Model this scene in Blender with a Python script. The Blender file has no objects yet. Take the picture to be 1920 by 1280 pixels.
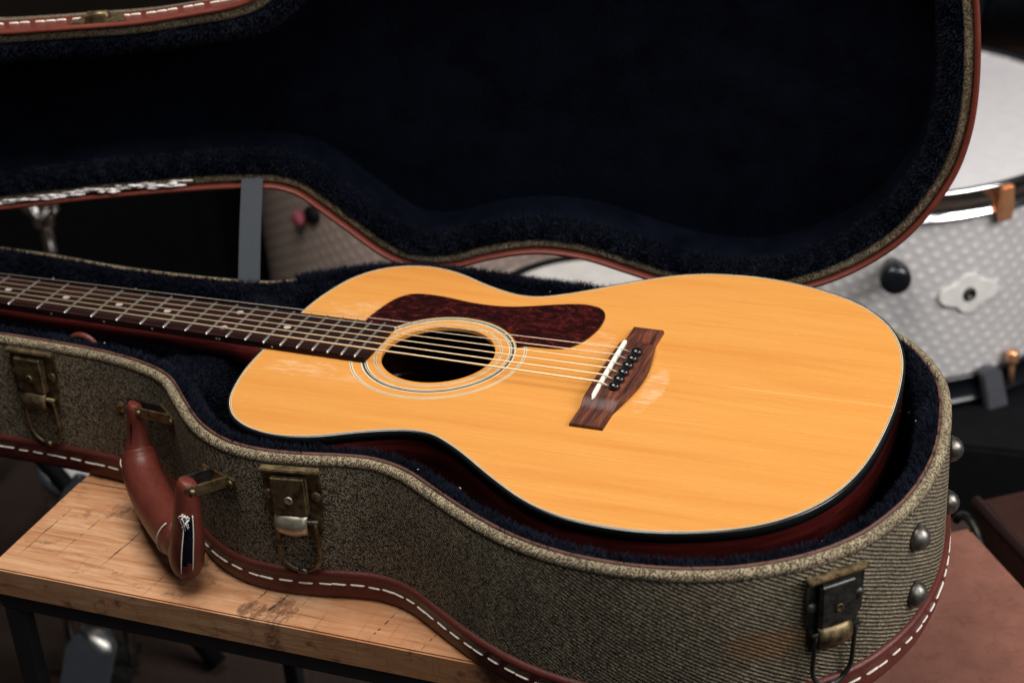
import bpy, bmesh, math, random
import numpy as np
from mathutils import Vector, Matrix
random.seed(4); rng = np.random.default_rng(4)
S = 0.001
FLOOR = -622.0            # millimetres below the guitar's top; world z = 0 is the floor
scene = bpy.context.scene
col = scene.collection
def W(x, y, z): return Vector((x*S, y*S, (z-FLOOR)*S))

# ------------------------------------------------------------------ camera, world, lamps, exposure
cam_d = bpy.data.cameras.new('camera'); cam = bpy.data.objects.new('camera', cam_d); col.objects.link(cam)
RC = ((0.92935927, 0.36304664, -0.06699609), (0.11738993, -0.46266425, -0.87872715), (-0.35001564, 0.80878856, -0.47259933))
CC = (1020.122, -1079.120, 650.332)
m = Matrix.Identity(4)
for i in range(3):
    m[i][0] = RC[0][i]; m[i][1] = -RC[1][i]; m[i][2] = -RC[2][i]
m.translation = W(*CC)
cam.matrix_world = m
cam_d.sensor_width = 36.0; cam_d.lens = 3262.83/1920*36
cam_d.clip_start = 0.05; cam_d.clip_end = 60
cam_d.dof.use_dof = True; cam_d.dof.focus_distance = 1.27; cam_d.dof.aperture_fstop = 7.0
scene.camera = cam

world = bpy.data.worlds.new('World'); scene.world = world; world.use_nodes = True
world.node_tree.nodes['Background'].inputs[0].default_value = (0.75, 0.85, 1.0, 1)
world.node_tree.nodes['Background'].inputs[1].default_value = 0.028

def area_lamp(name, loc, target, size, energy, colour):
    d = bpy.data.lights.new(name, 'AREA'); d.shape = 'RECTANGLE'; d.size, d.size_y = size
    d.energy = energy; d.color = colour
    o = bpy.data.objects.new(name, d); col.objects.link(o)
    o.location = W(*loc)
    o.rotation_euler = (W(*target)-W(*loc)).to_track_quat('-Z', 'Y').to_euler()
    return o
area_lamp('ceiling_softbox', (470, -130, 1330), (600, -20, 0), (0.95, 0.75), 29, (1.0, 0.955, 0.90))
area_lamp('side_fill_lamp', (1900, -900, 1100), (700, 0, 0), (0.9, 0.9), 9, (0.95, 0.97, 1.0))  # unseen lamp added as weak fill from the camera's right
area_lamp('drum_fill_lamp', (2200, 250, 900), (780, 950, -350), (0.9, 0.9), 40, (1.0, 0.97, 0.95))  # unseen lamp added to brighten the front of the silver drum

scene.view_settings.view_transform = 'Standard'; scene.view_settings.look = 'None'
scene.view_settings.exposure = 0.0; scene.view_settings.gamma = 1.0
scene.view_settings.use_curve_mapping = False

# ------------------------------------------------------------------ material helpers
class NG:
    def __init__(s, name):
        s.m = bpy.data.materials.new(name); s.m.use_nodes = True
        s.t = s.m.node_tree; s.n = s.t.nodes; s.l = s.t.links
        s.b = s.n['Principled BSDF']
    def new(s, typ, **kw):
        nd = s.n.new(typ)
        for k, v in kw.items(): setattr(nd, k, v)
        return nd
    def put(s, sock, v):
        if isinstance(v, bpy.types.NodeSocket): s.l.new(v, sock)
        elif v is not None: sock.default_value = v
    def math(s, op, a, b=None, c=None):
        nd = s.new('ShaderNodeMath', operation=op)
        s.put(nd.inputs[0], a); s.put(nd.inputs[1], b)
        if c is not None: s.put(nd.inputs[2], c)
        return nd.outputs[0]
    def coord(s, kind='Object', scale=(1, 1, 1), rot=(0, 0, 0), loc=(0, 0, 0)):
        tc = s.new('ShaderNodeTexCoord'); mp = s.new('ShaderNodeMapping')
        mp.inputs['Scale'].default_value = scale; mp.inputs['Rotation'].default_value = rot; mp.inputs['Location'].default_value = loc
        s.l.new(tc.outputs[kind], mp.inputs[0]); return mp.outputs[0]
    def sep(s, v):
        nd = s.new('ShaderNodeSeparateXYZ'); s.l.new(v, nd.inputs[0]); return nd.outputs
    def noise(s, v, scale=5, detail=3, rough=0.5, dist=0.0):
        nd = s.new('ShaderNodeTexNoise'); s.l.new(v, nd.inputs['Vector'])
        nd.inputs['Scale'].default_value = scale; nd.inputs['Detail'].default_value = detail
        nd.inputs['Roughness'].default_value = rough; nd.inputs['Distortion'].default_value = dist
        return nd.outputs['Fac']
    def ramp(s, f, stops, interp='LINEAR'):
        nd = s.new('ShaderNodeValToRGB'); s.put(nd.inputs[0], f)
        cr = nd.color_ramp; cr.interpolation = interp
        while len(cr.elements) < len(stops): cr.elements.new(0.5)
        for e, (p, c) in zip(cr.elements, stops):
            e.position = p; e.color = (c[0], c[1], c[2], 1) if not isinstance(c, (int, float)) else (c, c, c, 1)
        return nd.outputs[0]
    def mix(s, f, a, b, mode='MIX'):
        nd = s.new('ShaderNodeMix', data_type='RGBA', blend_type=mode)
        s.put(nd.inputs[0], f)
        for i, v in ((6, a), (7, b)):
            if isinstance(v, tuple): v = (v[0], v[1], v[2], 1)
            s.put(nd.inputs[i], v)
        return nd.outputs[2]
    def bump(s, h, strength=0.3, dist=0.001, normal=None):
        nd = s.new('ShaderNodeBump'); s.put(nd.inputs['Height'], h)
        nd.inputs['Strength'].default_value = strength; nd.inputs['Distance'].default_value = dist
        if normal: s.l.new(normal, nd.inputs['Normal'])
        s.l.new(nd.outputs[0], s.b.inputs['Normal']); return nd.outputs[0]
    def set(s, color=None, rough=None, metal=None, spec=None, coat=None, sheen=None, **kw):
        B = s.b.inputs
        if color is not None:
            if isinstance(color, tuple): color = (color[0], color[1], color[2], 1)
            s.put(B['Base Color'], color)
        s.put(B['Roughness'], rough); s.put(B['Metallic'], metal); s.put(B['Specular IOR Level'], spec)
        s.put(B['Coat Weight'], coat); s.put(B['Sheen Weight'], sheen)
        for k, v in kw.items(): s.put(B[k.replace('_', ' ')], v)
        return s.m

def sm(g, x, a, b):      # smoothstep mask
    nd = g.new('ShaderNodeMapRange', interpolation_type='SMOOTHSTEP')
    g.put(nd.inputs[0], x); nd.inputs[1].default_value = a; nd.inputs[2].default_value = b
    return nd.outputs[0]

def blob(g, xyz, cx, cy, rx, ry):     # 1 inside an ellipse on the guitar top (metres), falling to 0
    dx = g.math('DIVIDE', g.math('SUBTRACT', xyz[0], cx*S), rx*S)
    dy = g.math('DIVIDE', g.math('SUBTRACT', xyz[1], cy*S), ry*S)
    d = g.math('ADD', g.math('MULTIPLY', dx, dx), g.math('MULTIPLY', dy, dy))
    return sm(g, d, 1.0, 0.25)

M = {}
def m_spruce():
    g = NG('aged_spruce')
    xyz = g.sep(g.coord('Object'))
    warp = g.noise(g.coord('Object', (2.0, 9, 1)), 2.0, 2)
    vec = g.new('ShaderNodeCombineXYZ')
    g.put(vec.inputs[0], g.math('MULTIPLY', xyz[0], 1.0)); g.put(vec.inputs[1], g.math('ADD', xyz[1], g.math('MULTIPLY', warp, 0.012)))
    mp = g.new('ShaderNodeMapping'); g.l.new(vec.outputs[0], mp.inputs[0]); mp.inputs['Scale'].default_value = (11, 560, 1)
    fine = g.noise(mp.outputs[0], 1.0, 3, 0.6)
    mp2 = g.new('ShaderNodeMapping'); g.l.new(vec.outputs[0], mp2.inputs[0]); mp2.inputs['Scale'].default_value = (3.5, 55, 1)
    broad = g.noise(mp2.outputs[0], 1.0, 3, 0.55)
    mp3 = g.new('ShaderNodeMapping'); g.l.new(vec.outputs[0], mp3.inputs[0]); mp3.inputs['Scale'].default_value = (160, 420, 1)
    fleck = g.noise(mp3.outputs[0], 1.0, 2, 0.6)
    c = g.ramp(broad, [(0.22, (0.455, 0.180, 0.037)), (0.48, (0.512, 0.232, 0.053)), (0.8, (0.550, 0.265, 0.066))])
    c = g.mix(g.math('MULTIPLY', sm(g, fine, 0.46, 0.70), 0.40), c, (0.44, 0.155, 0.030))
    # growth rings: fine straight lines down the length
    ringn = g.noise(g.coord('Object', (1.5, 60, 1)), 1.0, 3, 0.6)
    ry = g.math('ADD', xyz[1], g.math('ADD', g.math('MULTIPLY', ringn, 0.010), g.math('MULTIPLY', warp, 0.010)))
    rings = g.math('POWER', g.math('MULTIPLY_ADD', g.math('SINE', g.math('MULTIPLY', ry, 6.2832/0.0023)), 0.5, 0.5), 3.0)
    c = g.mix(g.math('MULTIPLY', rings, g.math('MULTIPLY_ADD', broad, 0.6, 0.12)), c, (0.40, 0.135, 0.024))
    c = g.mix(g.math('MULTIPLY', sm(g, fleck, 0.55, 0.75), 0.14), c, (0.70, 0.36, 0.12))
    # finish worn through by playing
    patch = g.noise(g.coord('Object', (42, 190, 1)), 1.2, 8, 0.78, 0.5)
    area = None
    for (cx, cy, rx, ry, k) in ((402, 48, 46, 34, 1.0), (378, 66, 30, 20, 0.8), (415, 88, 60, 12, 0.6), (395, -47, 52, 20, 1.0), (430, -52, 30, 16, 1.0),
                                (606, 45, 22, 36, 0.95), (604, 84, 14, 14, 0.8), (669, -6, 13, 38, 1.15), (666, -34, 10, 20, 1.1),
                                (600, 10, 26, 22, 0.7)):
        b = g.math('MULTIPLY', blob(g, xyz, cx, cy, rx, ry), k)
        area = b if area is None else g.math('MAXIMUM', area, b)
    wear = sm(g, g.math('ADD', g.math('MULTIPLY', area, 0.62), g.math('MULTIPLY', g.math('SUBTRACT', patch, 0.5), 1.7)), 0.50, 0.98)
    c = g.mix(g.math('MULTIPLY', wear, g.math('MULTIPLY', sm(g, area, 0.0, 0.35), 0.55)), c, (0.60, 0.41, 0.27))
    # small dings
    vo = g.new('ShaderNodeTexVoronoi', feature='F1'); g.l.new(g.coord('Object', (28, 70, 1)), vo.inputs['Vector']); vo.inputs['Scale'].default_value = 1.0
    ding = g.math('MULTIPLY', sm(g, vo.outputs['Distance'], 0.075, 0.02), sm(g, g.noise(g.coord('Object', (9, 9, 1)), 2.0, 2), 0.58, 0.66))
    c = g.mix(g.math('MULTIPLY', ding, 0.6), c, (0.70, 0.45, 0.24))
    # one long hairline crack behind the bridge
    ln = g.math('ABSOLUTE', g.math('SUBTRACT', g.math('SUBTRACT', xyz[1], 0.0085), g.math('MULTIPLY', g.math('SUBTRACT', warp, 0.5), 0.006)))
    crack = g.math('MULTIPLY', sm(g, ln, 0.0009, 0.0003), sm(g, xyz[0], 0.70, 0.735))
    c = g.mix(g.math('MULTIPLY', crack, 0.35), c, (0.68, 0.40, 0.17))
    lowf = g.noise(g.coord('Object', (7, 11, 1)), 1.0, 2)
    h = g.math('ADD', g.math('MULTIPLY', lowf, 2.0), g.math('ADD', g.math('MULTIPLY', fine, 0.05), g.math('MULTIPLY', patch, 0.02)))
    g.bump(h, 0.25, 0.002)
    rough = g.math('ADD', g.math('MULTIPLY', wear, 0.25), g.math('ADD', 0.30, g.math('MULTIPLY', patch, 0.12)))
    return g.set(c, rough, spec=0.35)
def m_wood(name, c0, c1, c2, scale, rough=0.4, coat=0.0, spec=0.4, bump=0.15, rot=(0, 0, 0)):
    g = NG(name)
    f = g.noise(g.coord('Object', scale, rot), 1.0, 5, 0.62, 0.6)
    c = g.ramp(f, [(0.3, c0), (0.5, c1), (0.72, c2)])
    g.bump(f, bump, 0.0006)
    return g.set(c, rough, spec=spec, coat=coat, Coat_Roughness=0.12)
def m_plain(name, c, rough=0.5, metal=0.0, spec=0.5, var=0.25, nscale=60, bump=0.1, bdist=0.0005, coat=0):
    g = NG(name)
    f = g.noise(g.coord('Object'), nscale, 4, 0.6)
    cc = g.ramp(f, [(0.3, tuple(v*(1-var) for v in c)), (0.7, tuple(min(1, v*(1+var)) for v in c))])
    g.bump(f, bump, bdist)
    return g.set(cc, g.math('ADD', rough-0.06, g.math('MULTIPLY', f, 0.12)), metal=metal, spec=spec, coat=coat)
def m_tweed(name, rim=False, k=1.0):
    g = NG(name)
    tc = g.new('ShaderNodeTexCoord')
    uv = g.sep(tc.outputs['UV'])
    u = g.math('MULTIPLY', uv[0], 1000.0); v = g.math('MULTIPLY', uv[1], 1000.0)     # millimetres
    mp = g.new('ShaderNodeMapping'); g.l.new(tc.outputs['UV'], mp.inputs[0]); mp.inputs['Scale'].default_value = (1000, 1000, 1)
    warp = g.math('MULTIPLY', g.noise(mp.outputs[0], 0.04, 2), 2.4)
    jit = g.math('MULTIPLY', g.noise(mp.outputs[0], 0.35, 2), 0.9)
    speck = g.noise(mp.outputs[0], 0.95, 3, 0.75)
    big = g.noise(mp.outputs[0], 0.02, 3)
    if rim:
        d = g.math('ADD', g.math('MULTIPLY', u, 0.80), g.math('MULTIPLY', v, 0.60)); per = 2.3
    else:
        d = g.math('SUBTRACT', g.math('MULTIPLY', v, 0.87), g.math('MULTIPLY', u, 0.50)); per = 2.75
    ph = g.math('MULTIPLY', g.math('ADD', d, g.math('ADD', warp, jit)), 6.2832/per)
    rib = g.math('MULTIPLY_ADD', g.math('SINE', ph), 0.5, 0.5)
    d2 = g.math('SUBTRACT', g.math('MULTIPLY', v, 0.8), g.math('MULTIPLY', u, 0.6)) if rim else g.math('ADD', g.math('MULTIPLY', u, 0.87), g.math('MULTIPLY', v, 0.5))
    thr = g.math('MULTIPLY_ADD', g.math('SINE', g.math('MULTIPLY', g.math('ADD', d2, jit), 6.2832/1.5)), 0.5, 0.5)
    # each crossing of warp and weft is lighter or darker than its neighbours
    wn = g.new('ShaderNodeTexWhiteNoise', noise_dimensions='2D'); cbn = g.new('ShaderNodeCombineXYZ')
    g.put(cbn.inputs[0], g.math('FLOOR', g.math('DIVIDE', g.math('ADD', d, jit), 0.95))); g.put(cbn.inputs[1], g.math('FLOOR', g.math('DIVIDE', g.math('ADD', d2, warp), 1.15)))
    g.l.new(cbn.outputs[0], wn.inputs['Vector'])
    speck = g.math('ADD', g.math('MULTIPLY', speck, 0.35), g.math('MULTIPLY', g.math('MULTIPLY_ADD', g.math('SUBTRACT', wn.outputs['Value'], 0.5), 0.42, 0.5), 0.65))
    # the ribs read strongest at the tail of the case, the rest is rubbed to a speckle
    con = 0.16 if rim else g.math('MULTIPLY_ADD', sm(g, g.math('ADD', u, g.math('MULTIPLY', big, 160)), 900.0, 1120.0), 0.40, 0.06)
    t = g.math('ADD', g.math('MULTIPLY', rib, con), g.math('MULTIPLY', g.math('SUBTRACT', 1.0, con), g.math('MULTIPLY_ADD', g.math('SUBTRACT', speck, 0.5), 4.2, 0.48)))
    t = g.math('ADD', g.math('MULTIPLY', t, 0.85), g.math('MULTIPLY', thr, 0.15))
    if rim: stops = [(0.10, (0.030, 0.023, 0.014)), (0.45, (0.135, 0.106, 0.066)), (0.9, (0.34, 0.28, 0.185))]
    else: stops = [(0.08, (0.022*k, 0.017*k, 0.011*k)), (0.45, (0.128*k, 0.103*k, 0.067*k)), (0.98, (0.39*k, 0.335*k, 0.24*k))]
    c = g.ramp(t, stops)
    c = g.mix(g.math('MULTIPLY', sm(g, big, 0.42, 0.72), 0.30), c, (0.055, 0.047, 0.036))
    # rust-coloured stain left of the rear latch
    du = g.math('DIVIDE', g.math('SUBTRACT', u, 1048.0), 36.0); dv = g.math('DIVIDE', g.math('SUBTRACT', v, 52.0), 15.0)
    if not rim:
        st = sm(g, g.math('ADD', g.math('ADD', g.math('MULTIPLY', du, du), g.math('MULTIPLY', dv, dv)), g.math('MULTIPLY', speck, 0.9)), 1.5, 0.5)
        c = g.mix(g.math('MULTIPLY', st, 0.45), c, (0.20, 0.075, 0.02))
    g.bump(g.math('ADD', g.math('MULTIPLY', rib, g.math('MULTIPLY', con, 1.9)), g.math('ADD', speck, g.math('MULTIPLY', thr, 0.4))), 0.6 if rim else 0.9, 0.0012)
    return g.set(c, 0.9, spec=0.12, sheen=0.0)
def m_leather(name, c, rough=0.38):
    g = NG(name)
    v = g.coord('Object')
    f = g.noise(v, 900, 3, 0.6); b = g.noise(v, 22, 4, 0.6); sc = g.noise(g.coord('Object', (30, 160, 90)), 3, 5, 0.7)
    cc = g.ramp(b, [(0.3, tuple(x*0.78 for x in c)), (0.7, tuple(x*1.15 for x in c))])
    cc = g.mix(g.math('MULTIPLY', sm(g, sc, 0.66, 0.76), 0.35), cc, (0.30, 0.14, 0.10))
    cr = g.noise(g.coord('Object', (1, 1, 1)), 75, 5, 0.65, 1.2)
    cc = g.mix(g.math('MULTIPLY', sm(g, cr, 0.5, 0.32), 0.35), cc, tuple(x*0.5 for x in c))
    g.bump(g.math('ADD', g.math('MULTIPLY', f, 0.5), g.math('ADD', g.math('MULTIPLY', b, 1.5), g.math('MULTIPLY', cr, 1.2))), 0.45, 0.0010)
    return g.set(cc, g.math('ADD', rough-0.1, g.math('MULTIPLY', b, 0.22)), spec=0.28)
def m_tortoise():
    g = NG('tortoiseshell')
    v = g.coord('Object', (38, 55, 40))
    n1 = g.noise(v, 1.3, 6, 0.68, 2.6); n2 = g.noise(v, 3.0, 4, 0.6, 3.0)
    streak = g.math('MULTIPLY', sm(g, n1, 0.555, 0.60), g.math('MULTIPLY', sm(g, n1, 0.68, 0.615), sm(g, n2, 0.50, 0.64)))
    c = g.mix(sm(g, n1, 0.4, 0.75), (0.0105, 0.0028, 0.0032), (0.052, 0.008, 0.007))
    c = g.mix(g.math('MULTIPLY', streak, 0.6), c, (0.22, 0.026, 0.013))
    return g.set(c, 0.17, spec=0.4)
def m_table():
    g = NG('oiled_mango_wood')
    v = g.coord('Object'); xyz = g.sep(v)
    oi = g.new('ShaderNodeObjectInfo')
    vv = g.new('ShaderNodeVectorMath', operation='ADD'); g.l.new(v, vv.inputs[0])
    cb = g.new('ShaderNodeCombineXYZ'); g.put(cb.inputs[0], g.math('MULTIPLY', oi.outputs['Random'], 7.0)); g.put(cb.inputs[1], g.math('MULTIPLY', oi.outputs['Random'], 3.0)); g.l.new(cb.outputs[0], vv.inputs[1])
    def mapd(scale, rot=(0, 0, 0)):
        mp = g.new('ShaderNodeMapping'); g.l.new(vv.outputs[0], mp.inputs[0]); mp.inputs['Scale'].default_value = scale; mp.inputs['Rotation'].default_value = rot; return mp.outputs[0]
    grain = g.noise(mapd((13, 150, 150)), 1.0, 8, 0.7, 0.9)
    saw = g.noise(mapd((240, 12, 20), (0, 0, 0.05)), 1.0, 5, 0.7)
    big = g.noise(mapd((8, 14, 14)), 1.0, 4, 0.6, 0.6)
    c = g.ramp(grain, [(0.30, (0.18, 0.068, 0.028)), (0.44, (0.50, 0.245, 0.120)), (0.68, (0.76, 0.48, 0.285))])
    c = g.mix(g.math('MULTIPLY', sm(g, oi.outputs['Random'], 0.3, 0.8), 0.35), c, (0.34, 0.155, 0.068))
    c = g.mix(g.math('MULTIPLY', sm(g, big, 0.46, 0.66), 0.55), c, (0.38, 0.155, 0.062))
    c = g.mix(g.math('MULTIPLY', sm(g, saw, 0.56, 0.76), 0.55), c, (0.13, 0.05, 0.022))
    smut = g.math('MULTIPLY', sm(g, g.noise(mapd((20, 26, 26)), 1.0, 6, 0.75), 0.56, 0.68), 0.75)
    c = g.mix(smut, c, (0.10, 0.045, 0.025))
    kn = None
    for (cx, cy, rx, ry, k_) in ((413, -197, 17, 14, 1.0), (434, -193, 16, 26, 0.9), (338, -150, 26, 18, 0.8), (300, -176, 14, 30, 0.35), (520, -203, 20, 12, 0.5), (372, -196, 30, 10, 0.35), (238, -200, 24, 9, 0.35)):
        b_ = g.math('MULTIPLY', blob(g, xyz, cx, cy, rx, ry), k_); kn = b_ if kn is None else g.math('MAXIMUM', kn, b_)
    rag = g.noise(g.coord('Object', (1, 0.45, 1)), 190, 8, 0.8, 0.6)
    c = g.mix(g.math('MULTIPLY', sm(g, g.math('ADD', g.math('MULTIPLY', kn, 0.55), g.math('MULTIPLY', g.math('SUBTRACT', rag, 0.42), g.math('MULTIPLY', kn, 2.4))), 0.40, 0.85), 0.75), c, (0.075, 0.030, 0.016))
    scr = g.noise(mapd((60, 700, 100), (0, 0, 0.5)), 0.6, 3, 0.7)
    c = g.mix(g.math('MULTIPLY', sm(g, scr, 0.70, 0.76), 0.6), c, (0.72, 0.55, 0.40))
    g.bump(g.math('SUBTRACT', g.math('ADD', grain, big), g.math('MULTIPLY', saw, 0.6)), 0.35, 0.0012)
    return g.set(c, g.math('ADD', 0.34, g.math('MULTIPLY', grain, 0.25)), spec=0.4)
def m_brass(name, c, dark, rough=0.38):
    g = NG(name)
    f = g.noise(g.coord('Object'), 130, 5, 0.7)
    cc = g.ramp(f, [(0.35, dark), (0.6, c)])
    g.bump(f, 0.12, 0.0004)
    return g.set(cc, g.math('ADD', rough, g.math('MULTIPLY', f, 0.2)), metal=0.85)
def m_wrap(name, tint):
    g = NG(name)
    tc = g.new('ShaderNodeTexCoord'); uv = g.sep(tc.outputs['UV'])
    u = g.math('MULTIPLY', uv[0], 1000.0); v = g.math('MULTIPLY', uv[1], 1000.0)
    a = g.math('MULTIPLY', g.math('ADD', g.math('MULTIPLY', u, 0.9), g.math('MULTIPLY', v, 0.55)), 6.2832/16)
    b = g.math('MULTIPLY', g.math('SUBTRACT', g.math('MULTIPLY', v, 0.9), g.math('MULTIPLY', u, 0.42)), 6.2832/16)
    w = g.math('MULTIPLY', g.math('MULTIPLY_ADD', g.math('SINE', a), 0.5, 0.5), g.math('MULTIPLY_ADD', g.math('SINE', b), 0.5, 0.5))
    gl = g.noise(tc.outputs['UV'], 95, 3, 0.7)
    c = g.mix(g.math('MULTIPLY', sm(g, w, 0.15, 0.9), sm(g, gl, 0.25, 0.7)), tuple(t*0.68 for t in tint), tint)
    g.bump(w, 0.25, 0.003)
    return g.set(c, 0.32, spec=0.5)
def m_rug():
    g = NG('worn_rug')
    v = g.coord('Object')
    f = g.noise(v, 160, 4, 0.7); b = g.noise(v, 3.5, 4, 0.65)
    c = g.ramp(b, [(0.3, (0.034, 0.023, 0.018)), (0.55, (0.056, 0.037, 0.029)), (0.75, (0.085, 0.050, 0.037))])
    c = g.mix(g.math('MULTIPLY', f, 0.5), c, (0.03, 0.022, 0.02))
    g.bump(f, 0.8, 0.004)
    return g.set(c, 0.92, spec=0.1)
def m_fur(name, lo, hi):
    g = NG(name)
    f = g.noise(g.coord('Object'), 38, 4, 0.65); n2 = g.noise(g.coord('Object', (9, 9, 16)), 1.0, 5, 0.6, 0.8); n3 = g.noise(g.coord('Object'), 420, 3, 0.7)
    c = g.ramp(g.math('ADD', g.math('MULTIPLY', f, 0.5), g.math('MULTIPLY', n2, 0.5)), [(0.38, lo), (0.64, hi)])
    g.bump(g.math('ADD', n3, f), 0.8, 0.002)
    return g.set(c, 0.9, spec=0.025)

M['spruce'] = m_spruce()
M['rosewood'] = m_wood('rosewood', (0.011, 0.0045, 0.004), (0.062, 0.018, 0.011), (0.165, 0.050, 0.025), (280, 24, 160), 0.48, spec=0.3, bump=0.3)
M['fretboard'] = m_wood('fretboard_rosewood', (0.004, 0.002, 0.002), (0.013, 0.0050, 0.0045), (0.034, 0.011, 0.009), (14, 260, 160), 0.6, spec=0.08, bump=0.25)
M['mahogany'] = m_wood('dark_red_mahogany', (0.018, 0.0025, 0.0025), (0.055, 0.0075, 0.0062), (0.11, 0.017, 0.012), (12, 12, 130), 0.22, coat=0.4, bump=0.05)
M['black_binding'] = m_plain('black_binding', (0.008, 0.008, 0.009), 0.22, var=0.2, bump=0.03)
M['white_line'] = m_plain('ivory_purfling', (0.56, 0.48, 0.33), 0.45, var=0.12)
M['teal_line'] = m_plain('dark_teal_purfling', (0.030, 0.042, 0.046), 0.35, var=0.3)
M['tortoise'] = m_tortoise()
M['bone'] = m_plain('aged_bone', (0.70, 0.66, 0.57), 0.4, var=0.06, bump=0.05)
M['black_plastic'] = m_plain('black_plastic', (0.006, 0.006, 0.007), 0.13, var=0.1, bump=0.01)
M['pearl'] = m_plain('pearl_inlay', (0.36, 0.33, 0.28), 0.25, var=0.2)
M['nickel'] = m_plain('nickel_silver', (0.62, 0.60, 0.56), 0.28, metal=1.0, var=0.08, bump=0.02)
M['fret_metal'] = m_plain('dull_fret_wire', (0.17, 0.16, 0.14), 0.5, metal=0.7, var=0.2, bump=0.02)
M['bronze_string'] = m_plain('bronze_string', (0.72, 0.54, 0.35), 0.42, metal=0.75, var=0.05, bump=0.02)
M['steel_string'] = m_plain('plain_steel_string', (0.62, 0.52, 0.40), 0.42, metal=0.75, var=0.05, bump=0.02)
M['tweed'] = m_tweed('olive_tweed'); M['rim_tweed'] = m_tweed('tweed_rim_cord', True)
M['leather'] = m_leather('oxblood_leather', (0.095, 0.0205, 0.0150))
M['leather_light'] = m_leather('lighter_oxblood_leather', (0.112, 0.0245, 0.0165))
M['thread'] = m_plain('waxed_thread', (0.66, 0.60, 0.52), 0.7, var=0.2, nscale=500)
M['plush'] = m_fur('navy_plush', (0.0022, 0.0028, 0.0055), (0.0055, 0.0068, 0.012))
M['plush_blades'] = m_fur('navy_plush_pile', (0.0045, 0.0058, 0.0105), (0.0125, 0.0150, 0.0245))
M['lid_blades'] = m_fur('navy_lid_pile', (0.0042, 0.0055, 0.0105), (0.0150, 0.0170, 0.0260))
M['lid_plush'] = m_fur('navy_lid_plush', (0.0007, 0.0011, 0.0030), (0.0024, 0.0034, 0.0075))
M['brass'] = m_brass('aged_brass', (0.25, 0.185, 0.095), (0.060, 0.043, 0.024))
M['bright_brass'] = m_brass('rubbed_brass', (0.66, 0.60, 0.47), (0.46, 0.40, 0.29), 0.32)
M['dark_metal'] = m_brass('blackened_steel', (0.085, 0.085, 0.075), (0.025, 0.027, 0.026), 0.35)
M['pewter'] = m_brass('tarnished_nickel', (0.19, 0.175, 0.155), (0.055, 0.050, 0.045), 0.28)
M['webbing'] = m_plain('slate_webbing', (0.032, 0.038, 0.047), 0.8, var=0.12, nscale=700, bump=0.4)
M['padding'] = m_plain('torn_white_padding', (0.62, 0.58, 0.56), 0.95, var=0.3, nscale=160, bump=1.0, bdist=0.003)
M['table'] = m_table()
M['black_steel'] = m_plain('black_powder_coat', (0.012, 0.012, 0.013), 0.55, var=0.2, bump=0.05)
M['crack'] = m_plain('open_wood_check', (0.055, 0.025, 0.014), 0.9, var=0.3)
M['bench_leather'] = m_leather('brown_bench_leather', (0.195, 0.083, 0.060), 0.48)
M['dark_leather'] = m_leather('dark_brown_leather', (0.035, 0.013, 0.010), 0.5)
M['chrome'] = m_plain('chrome', (0.78, 0.77, 0.75), 0.12, metal=1.0, var=0.05, bump=0.02)
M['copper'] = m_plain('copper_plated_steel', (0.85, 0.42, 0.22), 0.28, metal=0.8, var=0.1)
M['drum_head'] = m_plain('coated_drum_head', (0.62, 0.60, 0.61), 0.7, var=0.05)
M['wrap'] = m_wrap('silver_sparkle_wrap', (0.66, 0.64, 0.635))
M['wrap_shaded'] = m_wrap('shaded_sparkle_wrap', (0.46, 0.36, 0.31))  # same wrap browned: shade and warm reflection painted into the colour
M['gloss_black'] = m_plain('gloss_black_lacquer', (0.006, 0.007, 0.010), 0.22, var=0.1, bump=0.02)
M['matt_black'] = m_plain('black_vinyl', (0.004, 0.004, 0.005), 0.7, var=0.2, spec=0.12)
M['grey_rubber'] = m_plain('grey_rubber', (0.065, 0.068, 0.080), 0.5, var=0.1)
M['white_paint'] = m_plain('white_lacquer', (0.62, 0.60, 0.57), 0.4, var=0.08)
M['pink'] = m_plain('pink_felt', (0.22, 0.045, 0.065), 0.9, var=0.2)
M['rug'] = m_rug()

# ------------------------------------------------------------------ mesh helpers (millimetres in, metres out)
def empty(name, loc, label, cat, group=None):
    o = bpy.data.objects.new(name, None); col.objects.link(o); o.location = loc
    o.empty_display_size = 0.05
    o['label'] = label; o['category'] = cat
    if group: o['group'] = group
    return o
def link(name, me, mat, parent=None, smooth=False):
    if mat is not None and not me.materials: me.materials.append(mat)
    if smooth: me.polygons.foreach_set('use_smooth', [True]*len(me.polygons))
    o = bpy.data.objects.new(name, me); col.objects.link(o)
    if parent is not None:
        o.parent = parent; o.matrix_parent_inverse = Matrix.Translation(-world_loc(parent))
    return o
def world_loc(o):
    return o.location.copy() if o.parent is None else Vector((0, 0, 0)) if o.type == 'MESH' else o.location.copy()
def mesh(name, V, F, uv=None):
    me = bpy.data.meshes.new(name)
    V = np.asarray(V, float).reshape(-1, 3)*S; V[:, 2] -= FLOOR*S
    me.from_pydata([tuple(v) for v in V], [], [tuple(f) for f in F])
    if uv is not None:
        l = me.uv_layers.new(name='UVMap'); uv = np.asarray(uv, float)
        idx = np.empty(len(me.loops), np.int32); me.loops.foreach_get('vertex_index', idx)
        l.data.foreach_set('uv', uv[idx].astype(np.float32).ravel())
    me.update(); return me
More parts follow.
